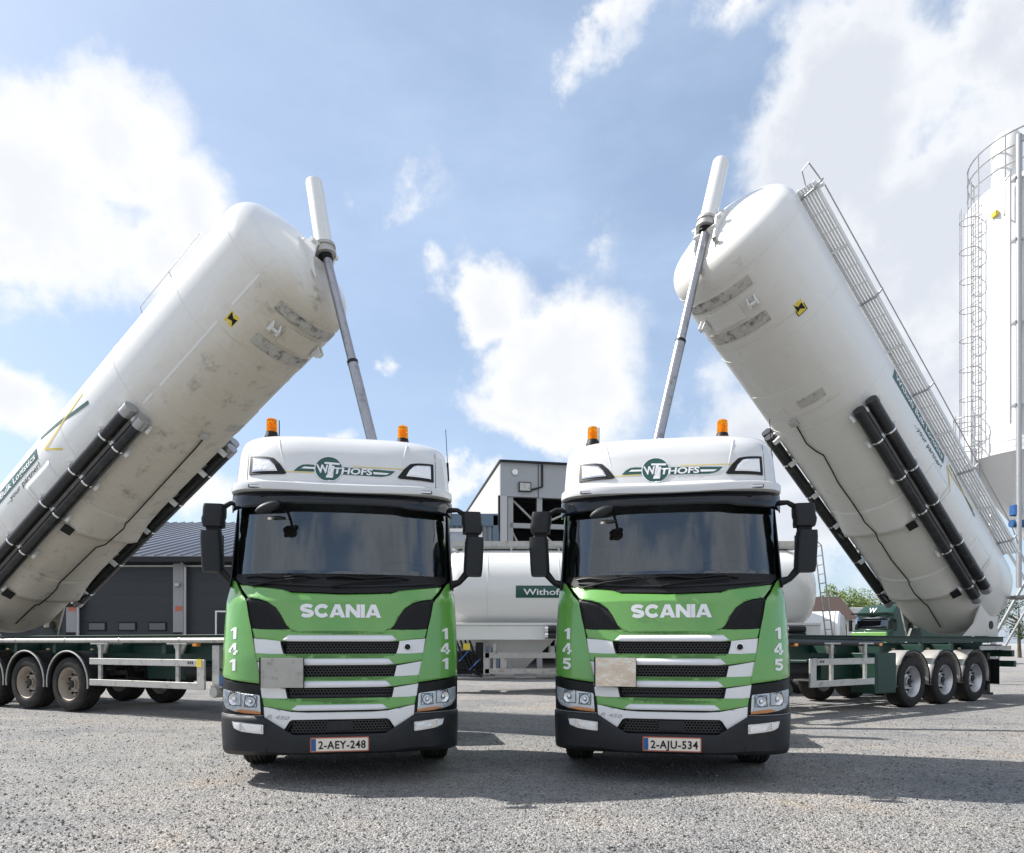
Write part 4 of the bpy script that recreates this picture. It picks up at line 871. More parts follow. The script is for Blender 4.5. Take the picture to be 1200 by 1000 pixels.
# ---------------------------------------------------------------- horizontal bulk tanker across the yard
def tanker(X0,Y,label,Lt=10.3,sign=True,rz=0):
    T=thing('bulk_tanker',(X0,Y,0),rz,label,'tanker','parked bulk tankers')
    r=1.2; zc=2.76
    m=MB(); pr=[(0,0),(.02,.5),(.10,.85),(.28,1.08),(.55,r)]+[(x,r) for x in [1+j for j in range(int(Lt)-2)]]+[(Lt-.9,r),(Lt-.45,1.10),(Lt-.15,.8),(Lt-.02,.4),(Lt,0)]
    m.lathe(pr,(0,0,zc),(1,0,0),56); v=m.build('tank','vessel_paint_clean',T,ang=50)
    for x in (1.3,3.2,5.1,7.0,8.9): m=MB(); m.tube([Vector((x,(r+.003)*math.sin(a),zc-(r+.003)*math.cos(a))) for a in [2*pi*k/48 for k in range(48)]],.008,5,closed=True); m.build('weld_seam','white',v)
    m=MB()
    for x in (2.15,5.0,7.4):
        q=[Vector((x+dx*1.25,dy*.95,1.72)) for dx,dy in ((-1,-1),(1,-1),(1,1),(-1,1))]; q2=[Vector((x+dx*.15,dy*.15,.62)) for dx,dy in ((-1,-1),(1,-1),(1,1),(-1,1))]
        m.loft([q,q2])
    m.build('discharge_cone','white',T)
    m=MB(); m.box((.1,-1.06,1.42),(Lt-.15,-1.0,1.80)); m.box((.1,1.0,1.42),(Lt-.15,1.06,1.80)); m.build('side_skirt','white',T,bevel=.01)
    m=MB(); m.box((.1,-1.10,1.80),(Lt-.15,-1.0,1.87)); m.build('skirt_rail','white',T,bevel=.015)
    m=MB()
    for x in (.2,3.0,5.6,8.2): m.box((x,-.5,.95),(x+.12,.5,1.45))
    m.box((0,-.5,1.25),(Lt-.3,-.38,1.42)); m.box((0,.38,1.25),(Lt-.3,.5,1.42)); m.build('chassis','white',T)
    for j in range(2):
        m=MB(); m.cyl((2.85,-1.14,1.53+.17*j),(Lt-.6,-1.14,1.53+.17*j),.085,14); o=m.build('hose_tube','hosetube',T)
        for x in (2.86,3.62,5.2,6.8,8.4,9.2): m=MB(); m.cyl((x-.04,-1.14,1.53+.17*j),(x+.04,-1.14,1.53+.17*j),.092,14); m.build('tube_strap','chrome',o)
    m=MB(); m.box((1.23,-1.22,.93),(6.2,-1.19,1.08)); m.box((1.23,-1.22,.52),(6.2,-1.19,.66)); m.box((1.2,-1.22,.5),(1.36,-1.18,1.08)); m.box((1.45,-1.17,.5),(1.53,-1.13,1.3)); m.box((5.9,-1.17,.5),(5.98,-1.13,1.3)); m.build('side_guard','alu',T,bevel=.01)
    m=MB()
    for x in (1.5,2.6,4.3,5.0): m.cyl((x,-.9,.45),(x+.5,-.9,.45),.09,12)
    m.cyl((.4,-.8,.40),(Lt-3,-.8,.40),.05,10); m.build('discharge_pipe','steel',T)
    for (x,w_) in ((.98,.2),(3.6,.1)): m=MB(); m.box((x,-1.0,.50),(x+w_,-.80,1.35)); m.build('landing_leg','black',T,bevel=.02)
    for k in range(4): m=MB(); m.tube([(.45+.12*k,-.9,1.4),(.62+.15*k,-1.08,1.0-.1*k),(.8+.1*k,-1.1,.6),(1.15,-1.05,.45+.08*k)],.03,8); m.build('air_hose','black',T)
    m=MB(); m.box((.2,-1.0,.62),(.95,-.4,1.12)); m.box((-.5,-.9,.5),(.9,-.3,.7)); m.build('battery_box','black',T,bevel=.03)
    m=MB(); m.box((.36,-1.03,.78),(.44,-1.005,.92)); m.build('marker_light','red',T)
    m=MB(); m.prism([(-.1,1.25),(.08,1.25),(.08,1.42),(-.1,1.42)],0,.01,lambda u,v,d:Vector((u+.75,-1.02-d,v-.10))); m.build('warning_plate','yellow',T)
    for x in (.75,.86): pass
    m=MB(); m.tube([(.55,-1.14,.85),(.80,-1.14,1.12)],.02,6); m.build('blue_hose','blue',T); m=MB(); m.tube([(.82,-1.14,.62),(1.12,-1.14,.92)],.02,6); m.build('blue_hose','blue',T)
    for x in (7.0,8.31,9.62):
        for sy in (-1,1):
            w=wheel(T,(x,sy*1.0,.53),.53,.38,'rimsteel',1); w.rotation_euler=(0,0,-pi/2 if sy<0 else pi/2)
    m=MB(); m.box((.3,-.5,3.92),(Lt-.5,-.06,3.97)); 
    for k in range(8): m.box((.6+1.3*k,-.52,3.80),(.66+1.3*k,-.48,4.10))
    m.box((.3,-.53,3.97),(Lt-.5,-.50,4.12)); m.build('walkway','alu',T)
    m=MB()
    for x in (1.9,4.6,7.6): m.lathe([(0,.28),(.12,.28),(.15,.2),(.16,0)],(x,.15,3.94),(0,0,1),18)
    m.build('fill_hatch','alu',T)
    m=MB()
    for dy in (-.55,-.15): m.tube([(Lt-.25,dy,3.2),(Lt-.15,dy,3.95),(Lt-.05,dy,4.15),(Lt+.1,dy,4.0),(Lt+.45,dy,1.2)],.02,8)
    for k in range(11): t_=k/11; x=Lt+.1+.35*t_; z=4.0-2.8*t_; m.cyl((x,-.55,z),(x,-.15,z),.016,6)
    m.build('ladder','steel',T)
    m=MB(); m.box((Lt-.2,-1.1,.9),(Lt+.1,1.1,1.05)); m.build('rear_bumper','wood',T)
    if sign:
        f=lambda u,v,o=.008: Vector((2.05+u,-(r+o)*math.cos(math.asin(max(-1,min(1,(v+.07)/r)))),zc+.07+v)) if 0 else Vector((2.05+u,-(r+o)*math.cos((v)/r-.06),zc+(r+o)*math.sin((v)/r-.06)))
        bm=poly_bm([(0,-.16),(3.3,-.16),(3.3,.16),(0,.16)],.08); s=MB(); s.bm.free(); s.bm=bm
        for vv in bm.verts: vv.co=f(vv.co.x,vv.co.y)
        b=s.build('sign_band','signgreen',T,recalc=False)
        text_obj('sign_text','Withofs Bulk Logistics',.165,lambda u,v:f(u+.2,v,.014),'decalwhite',b,offset=.015,align='LEFT',width=2.9,step=.06,axes=(1,))
    return T
tanker(-1.95,19.2,'white horizontal bulk tanker parked broadside behind and between the two tractor units')
# ---------------------------------------------------------------- background buildings
def warehouse():
    Y=27.; T=thing('warehouse',(-18,Y,0),0,'dark grey warehouse with overhead doors and a ribbed metal roof, behind the left trailer','building')
    x0,x1=-14.,10.; ez=4.66
    m=MB(); m.box((x0,.3,0),(x1,18,ez)); m.build('wall',mat('dark_cladding',(.045,.052,.060),.55,.2,0,.08,2.),T)
    rf=MB(); 
    rr=lambda s_:[(x0-.4,-.45),(x1+.4,-.45)]
    def rp(x,d): return Vector((x,-.45+d,ez+.02+.262*d))
    rf.bm.faces.new([rf.bm.verts.new(p) for p in (rp(x0-.4,0),rp(x1+.4,0),rp(x1+.4,15),rp(x0-.4,15))])
    roof=rf.build('roof',mat('roof_sheet',(.33,.35,.40),.35,.55,0,.06,3.),T,solid=.05)
    rb=MB(); x=x0-.4
    while x<x1+.4: 
        a=rp(x,0);b=rp(x,15); rb.prism([(-.03,0),(.03,0),(.02,.07),(-.02,.07)],0,1,lambda u,v,d,a=a,b=b:a.lerp(b,d)+Vector((u,0,v+.02))); x+=.5
    rb.build('roof_rib',mat('roof_rib',(.17,.18,.21),.4,.5,0,.06),roof,kind='stuff')
    g=MB(); g.box((x0-.5,-.62,ez-.20),(x1+.5,-.42,ez+.03)); g.build('gutter','anthra',roof,bevel=.02)
    k=0
    for j in range(-3,6):
        cx=4.83+(j)*4.22-4.22*1      # column centres
        if cx<x0 or cx>x1: continue
        m=MB(); m.box((cx-.21,-.05,0),(cx+.21,.3,ez-.2)); c=m.build('column',mat('concrete_column',(.30,.30,.315),.8,0,0,.12,6.,stretch=(6,6,.6)),T)
        m=MB(); m.box((cx-.12,-.06,2.58),(cx+.16,-.052,2.78)); m.build('red_tag','red',c)
        m=MB(); m.box((cx-.2,-.08,.0),(cx+.16,-.05,1.75)); m.build('column_guard','black',c)
        m=MB(); m.tube([(cx+.30,-.5,ez-.15),(cx+.30,-.1,ez-.35),(cx+.30,-.1,.1)],.05,8); m.build('downpipe','steel',c)
        m=MB(); m.box((cx-.10,-.22,3.55),(cx+.10,-.05,3.68)); m.build('wall_lamp','alu',c,bevel=.02)
        dx0,dx1=cx+.21,cx+4.22-.21
        if dx1>x1: continue
        m=MB()
        for q in range(8): m.box((dx0+.02,.12,.02+q*.54),(dx1-.02,.2,.02+(q+1)*.54-.003))
        d=m.build('overhead_door',mat('door_panel',(.030,.035,.042),.5,.2,0,.08,2.,bump=.3,bscale=30,stretch=(.3,1,3)),T)
        m=MB(); m.box((dx0,-.02,ez-.32),(dx1,.12,ez-.26)); m.build('door_lintel','alu',d)
        for q in range(3):
            wx=dx0+.35+q*1.20
            if j>0: break
            m=MB(); m.box((wx,.08,1.80),(wx+.72,.12,2.16)); f=m.build('door_window','black',d,bevel=.01)
            m=MB(); m.box((wx+.05,.07,1.85),(wx+.67,.078,2.11)); m.build('pane',mat('dusty_pane',(.10,.11,.12),.3,0,0,.1),d)
    s=MB(); s.box((.37,-.10,2.75),(1.0,-.06,3.12)); sg=s.build('door_sign','black',T)
    text_obj('sign_text','4',.30,lambda u,v:Vector((u+.72,-.105,v+2.94)),'decalwhite',sg,offset=.01,step=0)
    s=MB()
    for a,b in (((6.30,-.1,.9),(6.36,-.04,2.6)),((6.36,-.1,2.54),(7.6,-.04,2.6)),((7.6,-.1,.9),(7.66,-.04,2.6)),((6.36,-.1,.9),(7.6,-.04,.96))): s.box(a,b)
    w=s.build('window_frame','white',T); s=MB(); s.box((6.36,-.06,.96),(7.6,-.05,2.54)); s.build('pane','gloss',w)
warehouse()
def hall():
    rz=math.atan2(2.5,13)
    T=thing('industrial_hall',(-.56,35,0),rz,'tall grey industrial hall with an open braced bay, seen above the middle tanker','building')
    Hh=10.65
    m=MB(); m.box((0,.2,Hh-1.75),(11.5,.45,Hh)); m.build('fascia',mat('grey_cladding',(.34,.35,.365),.5,.2,0,.05,1.),T)
    m=MB(); m.box((-.05,-.02,Hh),(11.55,.5,Hh+.08)); m.build('parapet_cap','anthra',T)
    m=MB()
    for k in range(1,6): m.box((k*2.0-.02,.185,Hh-1.73),(k*2.0+.02,.2,Hh-.02))
    m.build('cladding_joint','anthra',T)
    m=MB(); m.box((0,.45,0),(.2,20,Hh)); m.build('side_wall',mat('pale_cladding',(.50,.485,.455),.6,0,0,.03,1.5,stretch=(1,6,1)),T)
    m=MB(); m.box((-.06,.2,Hh),(.24,20,Hh+.12)); m.box((-.09,.28,0),(0,.45,Hh-1.7)); m.build('roof_trim','anthra',T)
    m=MB(); m.box((0,.2,0),(.36,.6,Hh-1.75)); m.build('corner_pier','cladding_dark' if 0 else 'steel',T)
    m=MB()
    for x in (.55,2.1,5.2,8.3,11.2): m.box((x-.14,.3,0),(x+.14,.55,Hh-1.75))
    m.box((.5,.3,7.3),(11.3,.5,7.55)); m.box((.5,.3,4.3),(11.3,.5,4.5)); fr=m.build('steel_frame',mat('steel_frame',(.32,.33,.34),.5,.2,0,.05),T)
    m=MB()
    for a,b in (((.6,4.5),(2.1,7.3)),((.6,7.3),(2.1,4.5)),((2.1,4.5),(5.2,7.3)),((2.1,7.3),(5.2,4.5)),((.6,8.9),(2.1,7.5)),((2.1,7.5),(5.2,8.9)),((2.1,2),(5.2,4.4)),((5.2,7.3),(8.3,4.5))): m.tube([(a[0],.6,a[1]),(b[0],.6,b[1])],.06,8)
    m.build('brace','alu',fr)
    m=MB(); m.box((.3,19,0),(11.5,19.3,Hh)); m.box((11.3,.4,0),(11.5,20,Hh)); m.box((0.2,.45,Hh-.15),(11.5,20,Hh-.02)); m.build('inner_wall',mat('hall_inner',(.05,.05,.052),.8,0,0,.15),T)
    m=MB()
    for k in range(14): m.box((.3,1+1.3*k,Hh-.55),(11.3,1.2+1.3*k,Hh-.2))
    m.build('purlin','anthra',T)
    m=MB(); m.tube([(2.2,.15,Hh-.05),(2.2,.12,Hh-1.2),(1.6,.12,Hh-1.4)],.06,8); m.box((.95,.08,Hh-1.5),(1.6,.18,Hh-1.0)); m.build('conduit','anthra',T)
    m=MB(); m.box((1.0,.06,Hh-1.45),(1.55,.10,Hh-1.05)); m.build('junction_box','alu',T)
    m=MB(); m.lathe([(0,.15),(.08,.15),(.1,0)],(.75,.18,Hh-.5),(0,-1,0),16); m.build('wall_lamp','decalwhite',T)
    m=MB(); m.box((-.55,2.0,6.2),(-.05,2.7,7.2)); m.build('air_conditioner','alu',T,bevel=.03)
hall()
def office():
    T=thing('office_container',(-4.7,25,0),0,'blue grey ribbed office container with a white framed window, behind the middle tanker','building')
    m=MB(); m.box((0,0,0),(4.15,5,6.0)); m.build('wall',mat('container_wall',(.13,.15,.18),.5,.1,0,.05),T)
    m=MB(); x=0.05
    while x<4.1: m.box((x,-.03,.1),(x+.09,.0,5.6)); x+=.2
    m.build('corrugation',mat('container_rib',(.19,.21,.24),.5,.1,0,.05),T)
    m=MB(); m.box((-.05,-.1,5.6),(4.2,.1,6.05)); m.box((4.0,-.1,0),(4.2,.1,6.0)); m.build('frame',mat('container_frame',(.10,.15,.21),.45,.1,0,.05),T,bevel=.02)
    m=MB()
    for a,b in (((2.3,-.12,3.9),(2.42,-.03,5.5)),((3.5,-.12,3.9),(3.62,-.03,5.5)),((2.3,-.12,5.38),(3.62,-.03,5.5)),((2.3,-.12,3.8),(3.62,-.03,3.92))): m.box(a,b)
    w=m.build('window_frame','white',T); m=MB(); m.box((2.42,-.07,3.92),(3.5,-.05,5.38)); m.build('pane',mat('curtained_pane',(.34,.38,.44),.15,0,.5,.2,2.),w)
office()
# ---------------------------------------------------------------- silo tower on the right
def silo():
    T=thing('silo_tower',(16.78,22,0),0,'tall white steel silo with a caged ladder, at the right edge of the yard','silo')
    r=1.87; zb=7.3; zt=15.35
    m=MB(); m.lathe([(zb-2.6,.25),(zb-.05,r-.02),(zb,r),(zb+.25,r),(zb+.25,r+.01),(zt,r),(zt+.22,r*.97),(zt+.42,r*.86),(zt+.62,r*.62),(zt+.72,r*.3),(zt+.74,0)],(0,0,0),(0,0,1),64); b=m.build('silo_shell',mat('silo_white',(.74,.74,.73),.35,0,.4,.03,1.5,dirt=(.42,.33,.22),dscale=1.6,dlo=.66,dhi=.9),T,ang=30)
    m=MB(); m.lathe([(zb-2.55,.28),(zb-.12,r-.04),(zb-.1,r+.015),(zb,r+.015)],(0,0,0),(0,0,1),48); m.build('cone_skirt','white',T)
    m=MB()
    for k in range(4):
        a=k*pi/2; m.cyl((math.cos(a)*r*.98,math.sin(a)*r*.98,0),(math.cos(a)*r*.98,math.sin(a)*r*.98,zb+.3),.11,12)
        a2=a+pi/2
        m.tube([(math.cos(a)*r,math.sin(a)*r,.4),(math.cos(a2)*r,math.sin(a2)*r,zb-1.2)],.05,8); m.tube([(math.cos(a2)*r,math.sin(a2)*r,.4),(math.cos(a)*r,math.sin(a)*r,zb-1.2)],.04,8)
    m.build('support_frame','steel',T)
    # caged ladder on the left flank
    lx=-r-.06; ly=-.10
    m=MB()
    for dy in (-.18,.18): m.cyl((lx,ly+dy,4.6),(lx,ly+dy,zt+.9),.02,6)
    z=4.7
    while z<zt+.5: m.cyl((lx,ly-.18,z),(lx,ly+.18,z),.013,6); z+=.28
    m.build('ladder','steel',T)
    m=MB()
    for (z0,z1,rad) in ((8.2,zt-.1,.27),(6.6,8.6,.36)):
        z=z0; cx=lx-rad+.10
        while z<=z1+.01:
            m.tube([(cx+rad*math.cos(a),ly+rad*math.sin(a),z) for a in [R(35)+R(290)*k/14 for k in range(15)]],.018,6); z+=.95 if rad<.4 else 1.0
        for k in range(5):
            a=R(90)+R(180)*k/4; m.cyl((cx+rad*math.cos(a),ly+rad*math.sin(a),z0-.3),(cx+rad*math.cos(a),ly+rad*math.sin(a),z1),.014,6)
    m.build('safety_cage','steel',T)
    # top railing
    m=MB()
    for zz in (zt+.75,zt+1.25,zt+1.7):
        m.tube([((r-.12)*math.cos(a),(r-.12)*math.sin(a),zz) for a in [R(120)+R(300)*k/40 for k in range(41)]],.025,6)
    for k in range(11): a=R(120)+R(300)*k/10; m.cyl(((r-.12)*math.cos(a),(r-.12)*math.sin(a),zt+.2),((r-.12)*math.cos(a),(r-.12)*math.sin(a),zt+1.7),.022,6)
    m.build('guard_rail','steel',T)
    m=MB(); m.lathe([(0,.42),(1.5,.42),(1.75,.3),(1.85,0)],(-1.05,-.3,zt+.35),(0,0,1),20); m.build('filter_housing','silo_white',T)
    m=MB(); m.tube([(-1.50,-1.42,3.0),(-1.50,-1.42,zt+1.3),(-1.0,-.9,zt+1.6)],.075,12); m.cyl((-1.62,-1.24,8),(-1.62,-1.24,zt+.4),.025,6)
    for z in (8.5,11,13.5,zt): m.box((-1.62,-1.44,z),(-1.35,-1.2,z+.06))
    m.build('fill_pipe','steel',T)
    m=MB(); m.tube([(-1.66,-1.05,zt-.9),(-1.72,-1.12,zt-.9),(-1.72,-1.12,zt+.1),(-1.60,-1.2,zt+.3)],.03,8); m.build('vent_pipe','steel',T)
    m=MB(); m.box((-1.80,-.85,zt-.75),(-1.70,-.65,zt-.6)); m.build('flood_light','yellow',T)
    m=MB(); m.lathe([(0,.16),(.3,.16),(.34,0)],(-1.5,-1.3,5.2),(0,0,1),12); m.cyl((-1.65,-1.3,4.95),(-1.2,-1.3,4.95),.12,12); m.build('valve_motor','blue',T)
silo()
def stair():
    T=thing('access_stair',(12.15,15.9,0),R(8),'dark steel access ladder standing under the silo behind the right trailer','ladder')
    m=MB()
    for x in (0,.55): m.tube([(x,0,0),(x+.25,.3,3.3)],.03,8)
    for k in range(11): z=.25+k*.3; m.cyl((.25*z/3.3,.3*z/3.3,z),(.55+.25*z/3.3,.3*z/3.3,z),.02,6)
    m.tube([(-.25,-.1,0),(.15,.1,1.8)],.025,8); m.tube([(.0,0,1.0),(1.0,.2,.4)],.02,6); m.build('ladder_frame','anthra',T)
    m=MB(); m.box((-.15,.1,2.4),(.5,.9,2.46)); m.build('platform','grime',T)
stair()
def far_tank(X,Y,rz,label,s=1.):
    T=thing('storage_tank',(X,Y,0),rz,label,'tank')
    m=MB(); m.lathe([(0,0),(.1,.8),(.35,1.2),(6,1.2),(6.3,.9),(6.4,0)],(0,0,1.9),(1,0,0),28); m.build('tank','white',T)
    m=MB(); m.lathe([(.02,.5),(.15,.95),(.5,1.215),(.56,1.215)],(-.02,0,1.9),(1,0,0),28); m.build('tank_end','alu',T)
    m=MB(); m.box((.8,-1,0),(1.1,1,1.1)); m.box((5,-1,0),(5.3,1,1.1)); m.build('cradle','anthra',T); return T
far_tank(18.6,38,R(150),'white horizontal tank with a steel end, parked before the brown roofed house')
far_tank(19.6,22.2,R(20),'small white tank at the right edge of the yard under the silo')
def house():
    T=thing('house',(21.5,50,0),R(-8),'white house with a brown tiled roof beyond the yard','house')
    m=MB(); m.box((0,0,0),(3.2,7,3.1)); m.build('wall',mat('render_white',(.75,.73,.68),.8,0,0,.04),T)
    m=MB(); m.prism([(-.4,3.05),(3.5,4.9),(7.4,3.05)],-.3,3.5,lambda u,v,d:Vector((d,u,v))); m.build('roof',mat('roof_tile',(.050,.030,.024),.85,0,0,.25,9.,bump=.5,bscale=30),T)
    m=MB(); m.box((1.2,-.03,1.0),(2.2,0,2.2)); w=m.build('window','anthra',T)
house()
def box_trailer():
    T=thing('box_trailer',(25.6,52,0),R(-4),'plain white box trailer parked beyond the yard beside the dark green truck','trailer')
    m=MB(); m.box((0,0,1.1),(7.5,2.5,4.0)); m.build('box','white',T,bevel=.05); m=MB(); m.box((.2,.2,.8),(7.3,2.3,1.1)); m.build('chassis','black',T)
    for x in (4.5,5.8):
        for y in (.2,2.3): w=wheel(T,(x,y,.5),.5,.35,'rimsteel',1); w.rotation_euler=(0,0,pi/2*(-1 if y<1 else 1))
box_trailer()
def far_truck():
    T=thing('parked_truck',(20.9,40,0),R(-58),'dark green truck with a light green front, parked far off beyond the right trailer','truck')
    m=MB()
    rings=[]
    for z,f,w,bk in ((.4,0,1.2,2.2),(1.1,.0,1.22,2.25),(2.0,.08,1.2,2.3),(2.1,.2,1.18,2.3),(2.9,.35,1.12,2.3),(3.05,.3,1.14,2.3),(3.45,.9,1.05,2.3),(3.6,1.5,.9,2.2)): rings.append(outline(f,w,bk,z,D=.35))
    m.loft(rings); m.build('cab','dgreen',T,ang=25)
    m=MB(); m.box((-1.05,-.04,1.0),(1.05,.1,1.95)); m.build('front_panel',mat('light_green',(.16,.36,.09),.4,0,.5,.04),T,bevel=.03)
    m=MB(); m.grid(lambda u,v:Vector((-1.0+2.0*u,.14+.19*v+.28*(1-math.sqrt(1-(abs(-1+2*u)*.88)**3)),2.1+.75*v)),12,3); m.build('windscreen','window_glass',T,solid=.02)
    m=MB(); m.box((-1.1,-.02,3.0),(1.1,.25,3.08)); m.build('sun_visor','black',T)
    for sx in (-1,1): m=MB(); m.box((sx*1.35-.08,.3,2.0),(sx*1.35+.08,.45,2.7)); m.box((sx*1.2-.1,.33,2.6),(sx*1.2+.1,.38,2.66)); m.build('side_mirror','black',T,bevel=.02)
    m=MB(); m.prism([(-1.2,1.1),(1.2,1.1),(1.2,3.6),(.9,3.9),(-.9,3.9),(-1.2,3.6)],2.9,10,lambda u,v,d:Vector((u,d,v))); m.build('body','dgreen',T,bevel=.05)
    text_obj('roof_lettering','W',.3,lambda u,v:Vector((u,.42+v*.6,3.25+v)),'decalwhite',T,step=0)
    for y in (1.4,6.5,8.):
        for sx in (-1,1): wheel(T,(sx*1.0,y,.5),.5,.32,'rimsteel',sx)
    m=MB(); m.box((-.5,1,.7),(.5,10,1.0)); m.build('chassis','black',T)
far_truck()
# ---------------------------------------------------------------- trees beyond the yard
leafm=[mat('leaf_'+n,c,.6,0,0,.35,1.5) for n,c in (('spring',(.10,.16,.03)),('dark',(.035,.07,.02)),('bud',(.14,.13,.06)))]
def tree(x,y,h,w,label,li,n=1500,seed=0):
    rnd=random.Random(seed); T=thing('tree',(x,y,0),rnd.random()*6,label,'tree','trees beyond the yard')
    m=MB(); m.tube([(0,0,0),(.05,.02,h*.3),(0,.05,h*.55),(.1,0,h*.85)],[h*.03,h*.024,h*.016,h*.005],8)
    limbs=[]
    for k in range(9):
        a=rnd.random()*6.28; z=h*(.28+.5*rnd.random()); e=Vector((math.cos(a)*w*.42,math.sin(a)*w*.42,z+h*.18)); limbs.append((Vector((0,0,z)),e)); m.tube([(0,0,z),(Vector((0,0,z))+e)/2+Vector((0,0,.1)),e],[h*.012,h*.008,h*.003],6)
    m.build('trunk','wood' if 0 else mat('bark',(.09,.07,.05),.9,0,0,.2),T)
    cl=[(e+Vector((rnd.gauss(0,.1),rnd.gauss(0,.1),rnd.gauss(0,.1)))*1.0,w*(.13+.1*rnd.random())) for _,e in limbs]+[(Vector((rnd.uniform(-.35,.35)*w,rnd.uniform(-.35,.35)*w,h*rnd.uniform(.45,.93))),w*(.10+.12*rnd.random())) for _ in range(12)]
    m=MB()
    for i in range(n):
        c,rr=rnd.choice(cl); d=Vector((rnd.gauss(0,1),rnd.gauss(0,1),rnd.gauss(0,1))).normalized()*rr*(.6+.5*rnd.random()); p=c+d; s=h*.010*(.6+rnd.random()); a=Vector((rnd.gauss(0,1),rnd.gauss(0,1),rnd.gauss(0,1))).normalized(); b=a.orthogonal().normalized()
        vs=[m.bm.verts.new(p+q) for q in (a*s,b*s*.6,-a*s,-b*s*.6)]; m.bm.faces.new(vs)
    m.build('crown',leafm[li],T,smooth=False,recalc=False)
for i,(px,Y,top,w,li,lb) in enumerate(((994,62,688,3.6,0,'round spring green tree rising behind the brown roofed house'),(1049,66,694,3.8,0,'yellow green tree behind the dark green truck'),(975,70,696,3.0,2,'brownish budding tree left of the spring green tree'),(1030,75,698,4.0,2,'bare budding tree between the house and the green truck'),(1195,60,700,5,1,'dark tree at the right edge behind the small tank'))):
    tree((px-600)/800*Y,Y,1.35+(753-top)/800*Y,w,lb,li,5200,i+3)
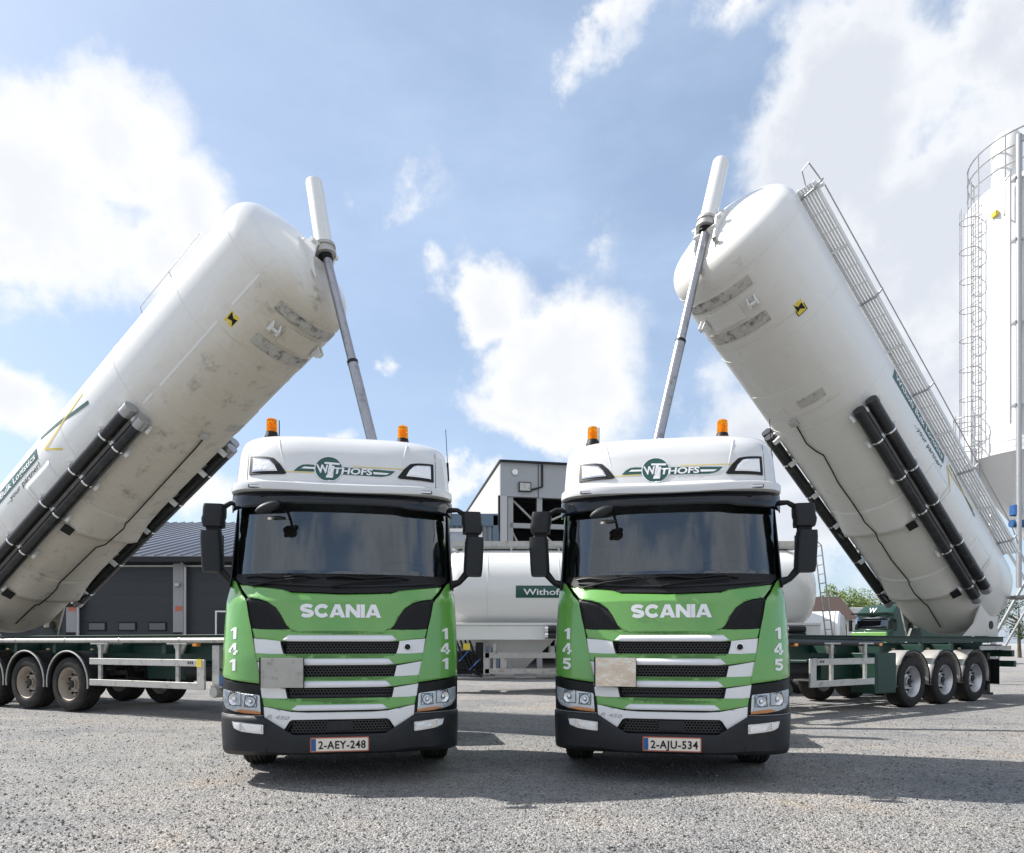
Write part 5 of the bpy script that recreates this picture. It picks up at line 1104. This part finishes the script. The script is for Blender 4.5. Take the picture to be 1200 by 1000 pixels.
# ---------------------------------------------------------------- ground
def ground():
    m=bpy.data.materials.new('gravel'); m.use_nodes=True; nt=m.node_tree; L=nt.links.new; b=nt.nodes['Principled BSDF']; b.inputs['Roughness'].default_value=.9; b.inputs['Specular IOR Level'].default_value=.25
    tc=nn(nt,'ShaderNodeTexCoord'); O=tc.outputs['Object']
    def vor(s,f='F1',rn=1.): n=nn(nt,'ShaderNodeTexVoronoi',feature=f,inp={'Scale':s,'Randomness':rn}); L(O,n.inputs['Vector']); return n
    def noi(s,d=5,r=.6): n=nn(nt,'ShaderNodeTexNoise',inp={'Scale':s,'Detail':d,'Roughness':r}); L(O,n.inputs['Vector']); return n.outputs['Fac']
    v1=vor(60); v2=vor(130); v3=vor(34)
    def cr(f,stops):
        r=nn(nt,'ShaderNodeValToRGB'); L(f,r.inputs[0]); e=r.color_ramp.elements
        while len(e)<len(stops): e.new(.5)
        for q,(p,c) in zip(e,stops): q.position=p; q.color=(*c,1)
        return r.outputs[0]
    sp=nn(nt,'ShaderNodeSeparateColor'); L(v1.outputs['Color'],sp.inputs[0])
    base=cr(sp.outputs[0],[(0,(.10,.10,.10)),(.25,(.27,.268,.265)),(.6,(.40,.396,.39)),(.88,(.55,.545,.535)),(1,(.70,.69,.67))])
    sp2=nn(nt,'ShaderNodeSeparateColor'); L(v2.outputs['Color'],sp2.inputs[0]); b2=cr(sp2.outputs[1],[(0,(.14,.137,.135)),(.5,(.32,.312,.30)),(1,(.52,.505,.485))])
    mx=nn(nt,'ShaderNodeMix',data_type='RGBA'); mx.inputs[0].default_value=.45; L(base,mx.inputs[6]); L(b2,mx.inputs[7])
    tn=cr(noi(.55,6,.62),[(.34,(.80,.82,.86)),(.50,(1,1,1)),(.60,(1.06,1.03,1.0)),(.70,(1.18,1.06,.92))])
    mu=nn(nt,'ShaderNodeMix',data_type='RGBA',blend_type='MULTIPLY'); mu.inputs[0].default_value=1; L(mx.outputs[2],mu.inputs[6]); L(tn,mu.inputs[7])
    tn2=cr(noi(3.5,6,.7),[(.3,(.86,.86,.87)),(.6,(1.04,1.03,1.02)),(.8,(1.16,1.12,1.06))])
    mu2=nn(nt,'ShaderNodeMix',data_type='RGBA',blend_type='MULTIPLY'); mu2.inputs[0].default_value=1; L(mu.outputs[2],mu2.inputs[6]); L(tn2,mu2.inputs[7])
    mp3=nn(nt,'ShaderNodeMapping'); mp3.inputs['Scale'].default_value=(.16,1.5,1); mp3.inputs['Rotation'].default_value=(0,0,R(12)); L(O,mp3.inputs[0])
    n4=nn(nt,'ShaderNodeTexNoise',inp={'Scale':1.1,'Detail':4,'Roughness':.55,'Distortion':.4}); L(mp3.outputs[0],n4.inputs['Vector'])
    tn3=cr(n4.outputs['Fac'],[(.34,(.90,.90,.905)),(.45,(1,1,1)),(.58,(1,1,1)),(.70,(1.12,1.11,1.09))])
    mu3=nn(nt,'ShaderNodeMix',data_type='RGBA',blend_type='MULTIPLY'); mu3.inputs[0].default_value=1; L(mu2.outputs[2],mu3.inputs[6]); L(tn3,mu3.inputs[7])
    L(mu3.outputs[2],b.inputs['Base Color'])
    h=mathn(nt,'MULTIPLY_ADD',v1.outputs['Distance'],-1.0,1.0); h=mathn(nt,'ADD',h,mathn(nt,'MULTIPLY',v2.outputs['Distance'],-.5)); h=mathn(nt,'ADD',h,mathn(nt,'MULTIPLY',v3.outputs['Distance'],-.7)); h=mathn(nt,'ADD',h,mathn(nt,'MULTIPLY',noi(9,4),.8))
    bp=nn(nt,'ShaderNodeBump',inp={'Strength':1.0,'Distance':.026}); L(h,bp.inputs['Height']); L(bp.outputs[0],b.inputs['Normal'])
    MATS['gravel']=m
    g=MB(); xs=[-500,-200,-80,-40,-25]+[-16+.5*k for k in range(65)]+[20,28,40,80,200,500]; ys=[-200,-60,-20,-8,-3]+[.5*k for k in range(0,60)]+[32,36,42,50,60,80,120,250,600,1500]
    vs=[[g.bm.verts.new((x,y,(.022*noise.noise(Vector((x*.35,y*.35,3)))+.010*noise.noise(Vector((x*1.1,y*1.1,7)))-.006) if -16<x<16 and 0<y<29 else 0)) for y in ys] for x in xs]
    for i in range(len(xs)-1):
        for j in range(len(ys)-1): g.bm.faces.new((vs[i][j],vs[i+1][j],vs[i+1][j+1],vs[i][j+1]))
    g.build('ground',m,None,kind='structure',ang=180)
    rnd=random.Random(5); verts=[]; faces=[]
    OC=[(1,0,0),(0,1,0),(-1,0,0),(0,-1,0),(0,0,1),(0,0,-1)]; OF=[(0,1,4),(1,2,4),(2,3,4),(3,0,4),(1,0,5),(2,1,5),(3,2,5),(0,3,5)]
    for i in range(26000):
        y=3.6+12*rnd.random()**1.9; x=rnd.uniform(-.85,.85)*y; s=.004+.011*rnd.random()**2.2; a=rnd.random()*6.28; ca,sa=math.cos(a),math.sin(a)
        sx,sy,sz=s*rnd.uniform(.8,1.5),s*rnd.uniform(.6,1.1),s*rnd.uniform(.5,.9); z0=.022*noise.noise(Vector((x*.35,y*.35,3)))+.010*noise.noise(Vector((x*1.1,y*1.1,7)))-.004+sz*.4
        k=len(verts)
        for p in OC:
            q=(p[0]*sx*rnd.uniform(.7,1.2),p[1]*sy*rnd.uniform(.7,1.2),p[2]*sz); verts.append((x+ca*q[0]-sa*q[1],y+sa*q[0]+ca*q[1],z0+q[2]))
        faces+= [tuple(k+j for j in f) for f in OF]
    me=bpy.data.meshes.new('loose_gravel'); me.from_pydata(verts,[],faces); me.materials.append(m); o=bpy.data.objects.new('loose_gravel',me); col.objects.link(o); tag(o,'loose grey stones scattered over the yard','gravel',kind='stuff')
ground()
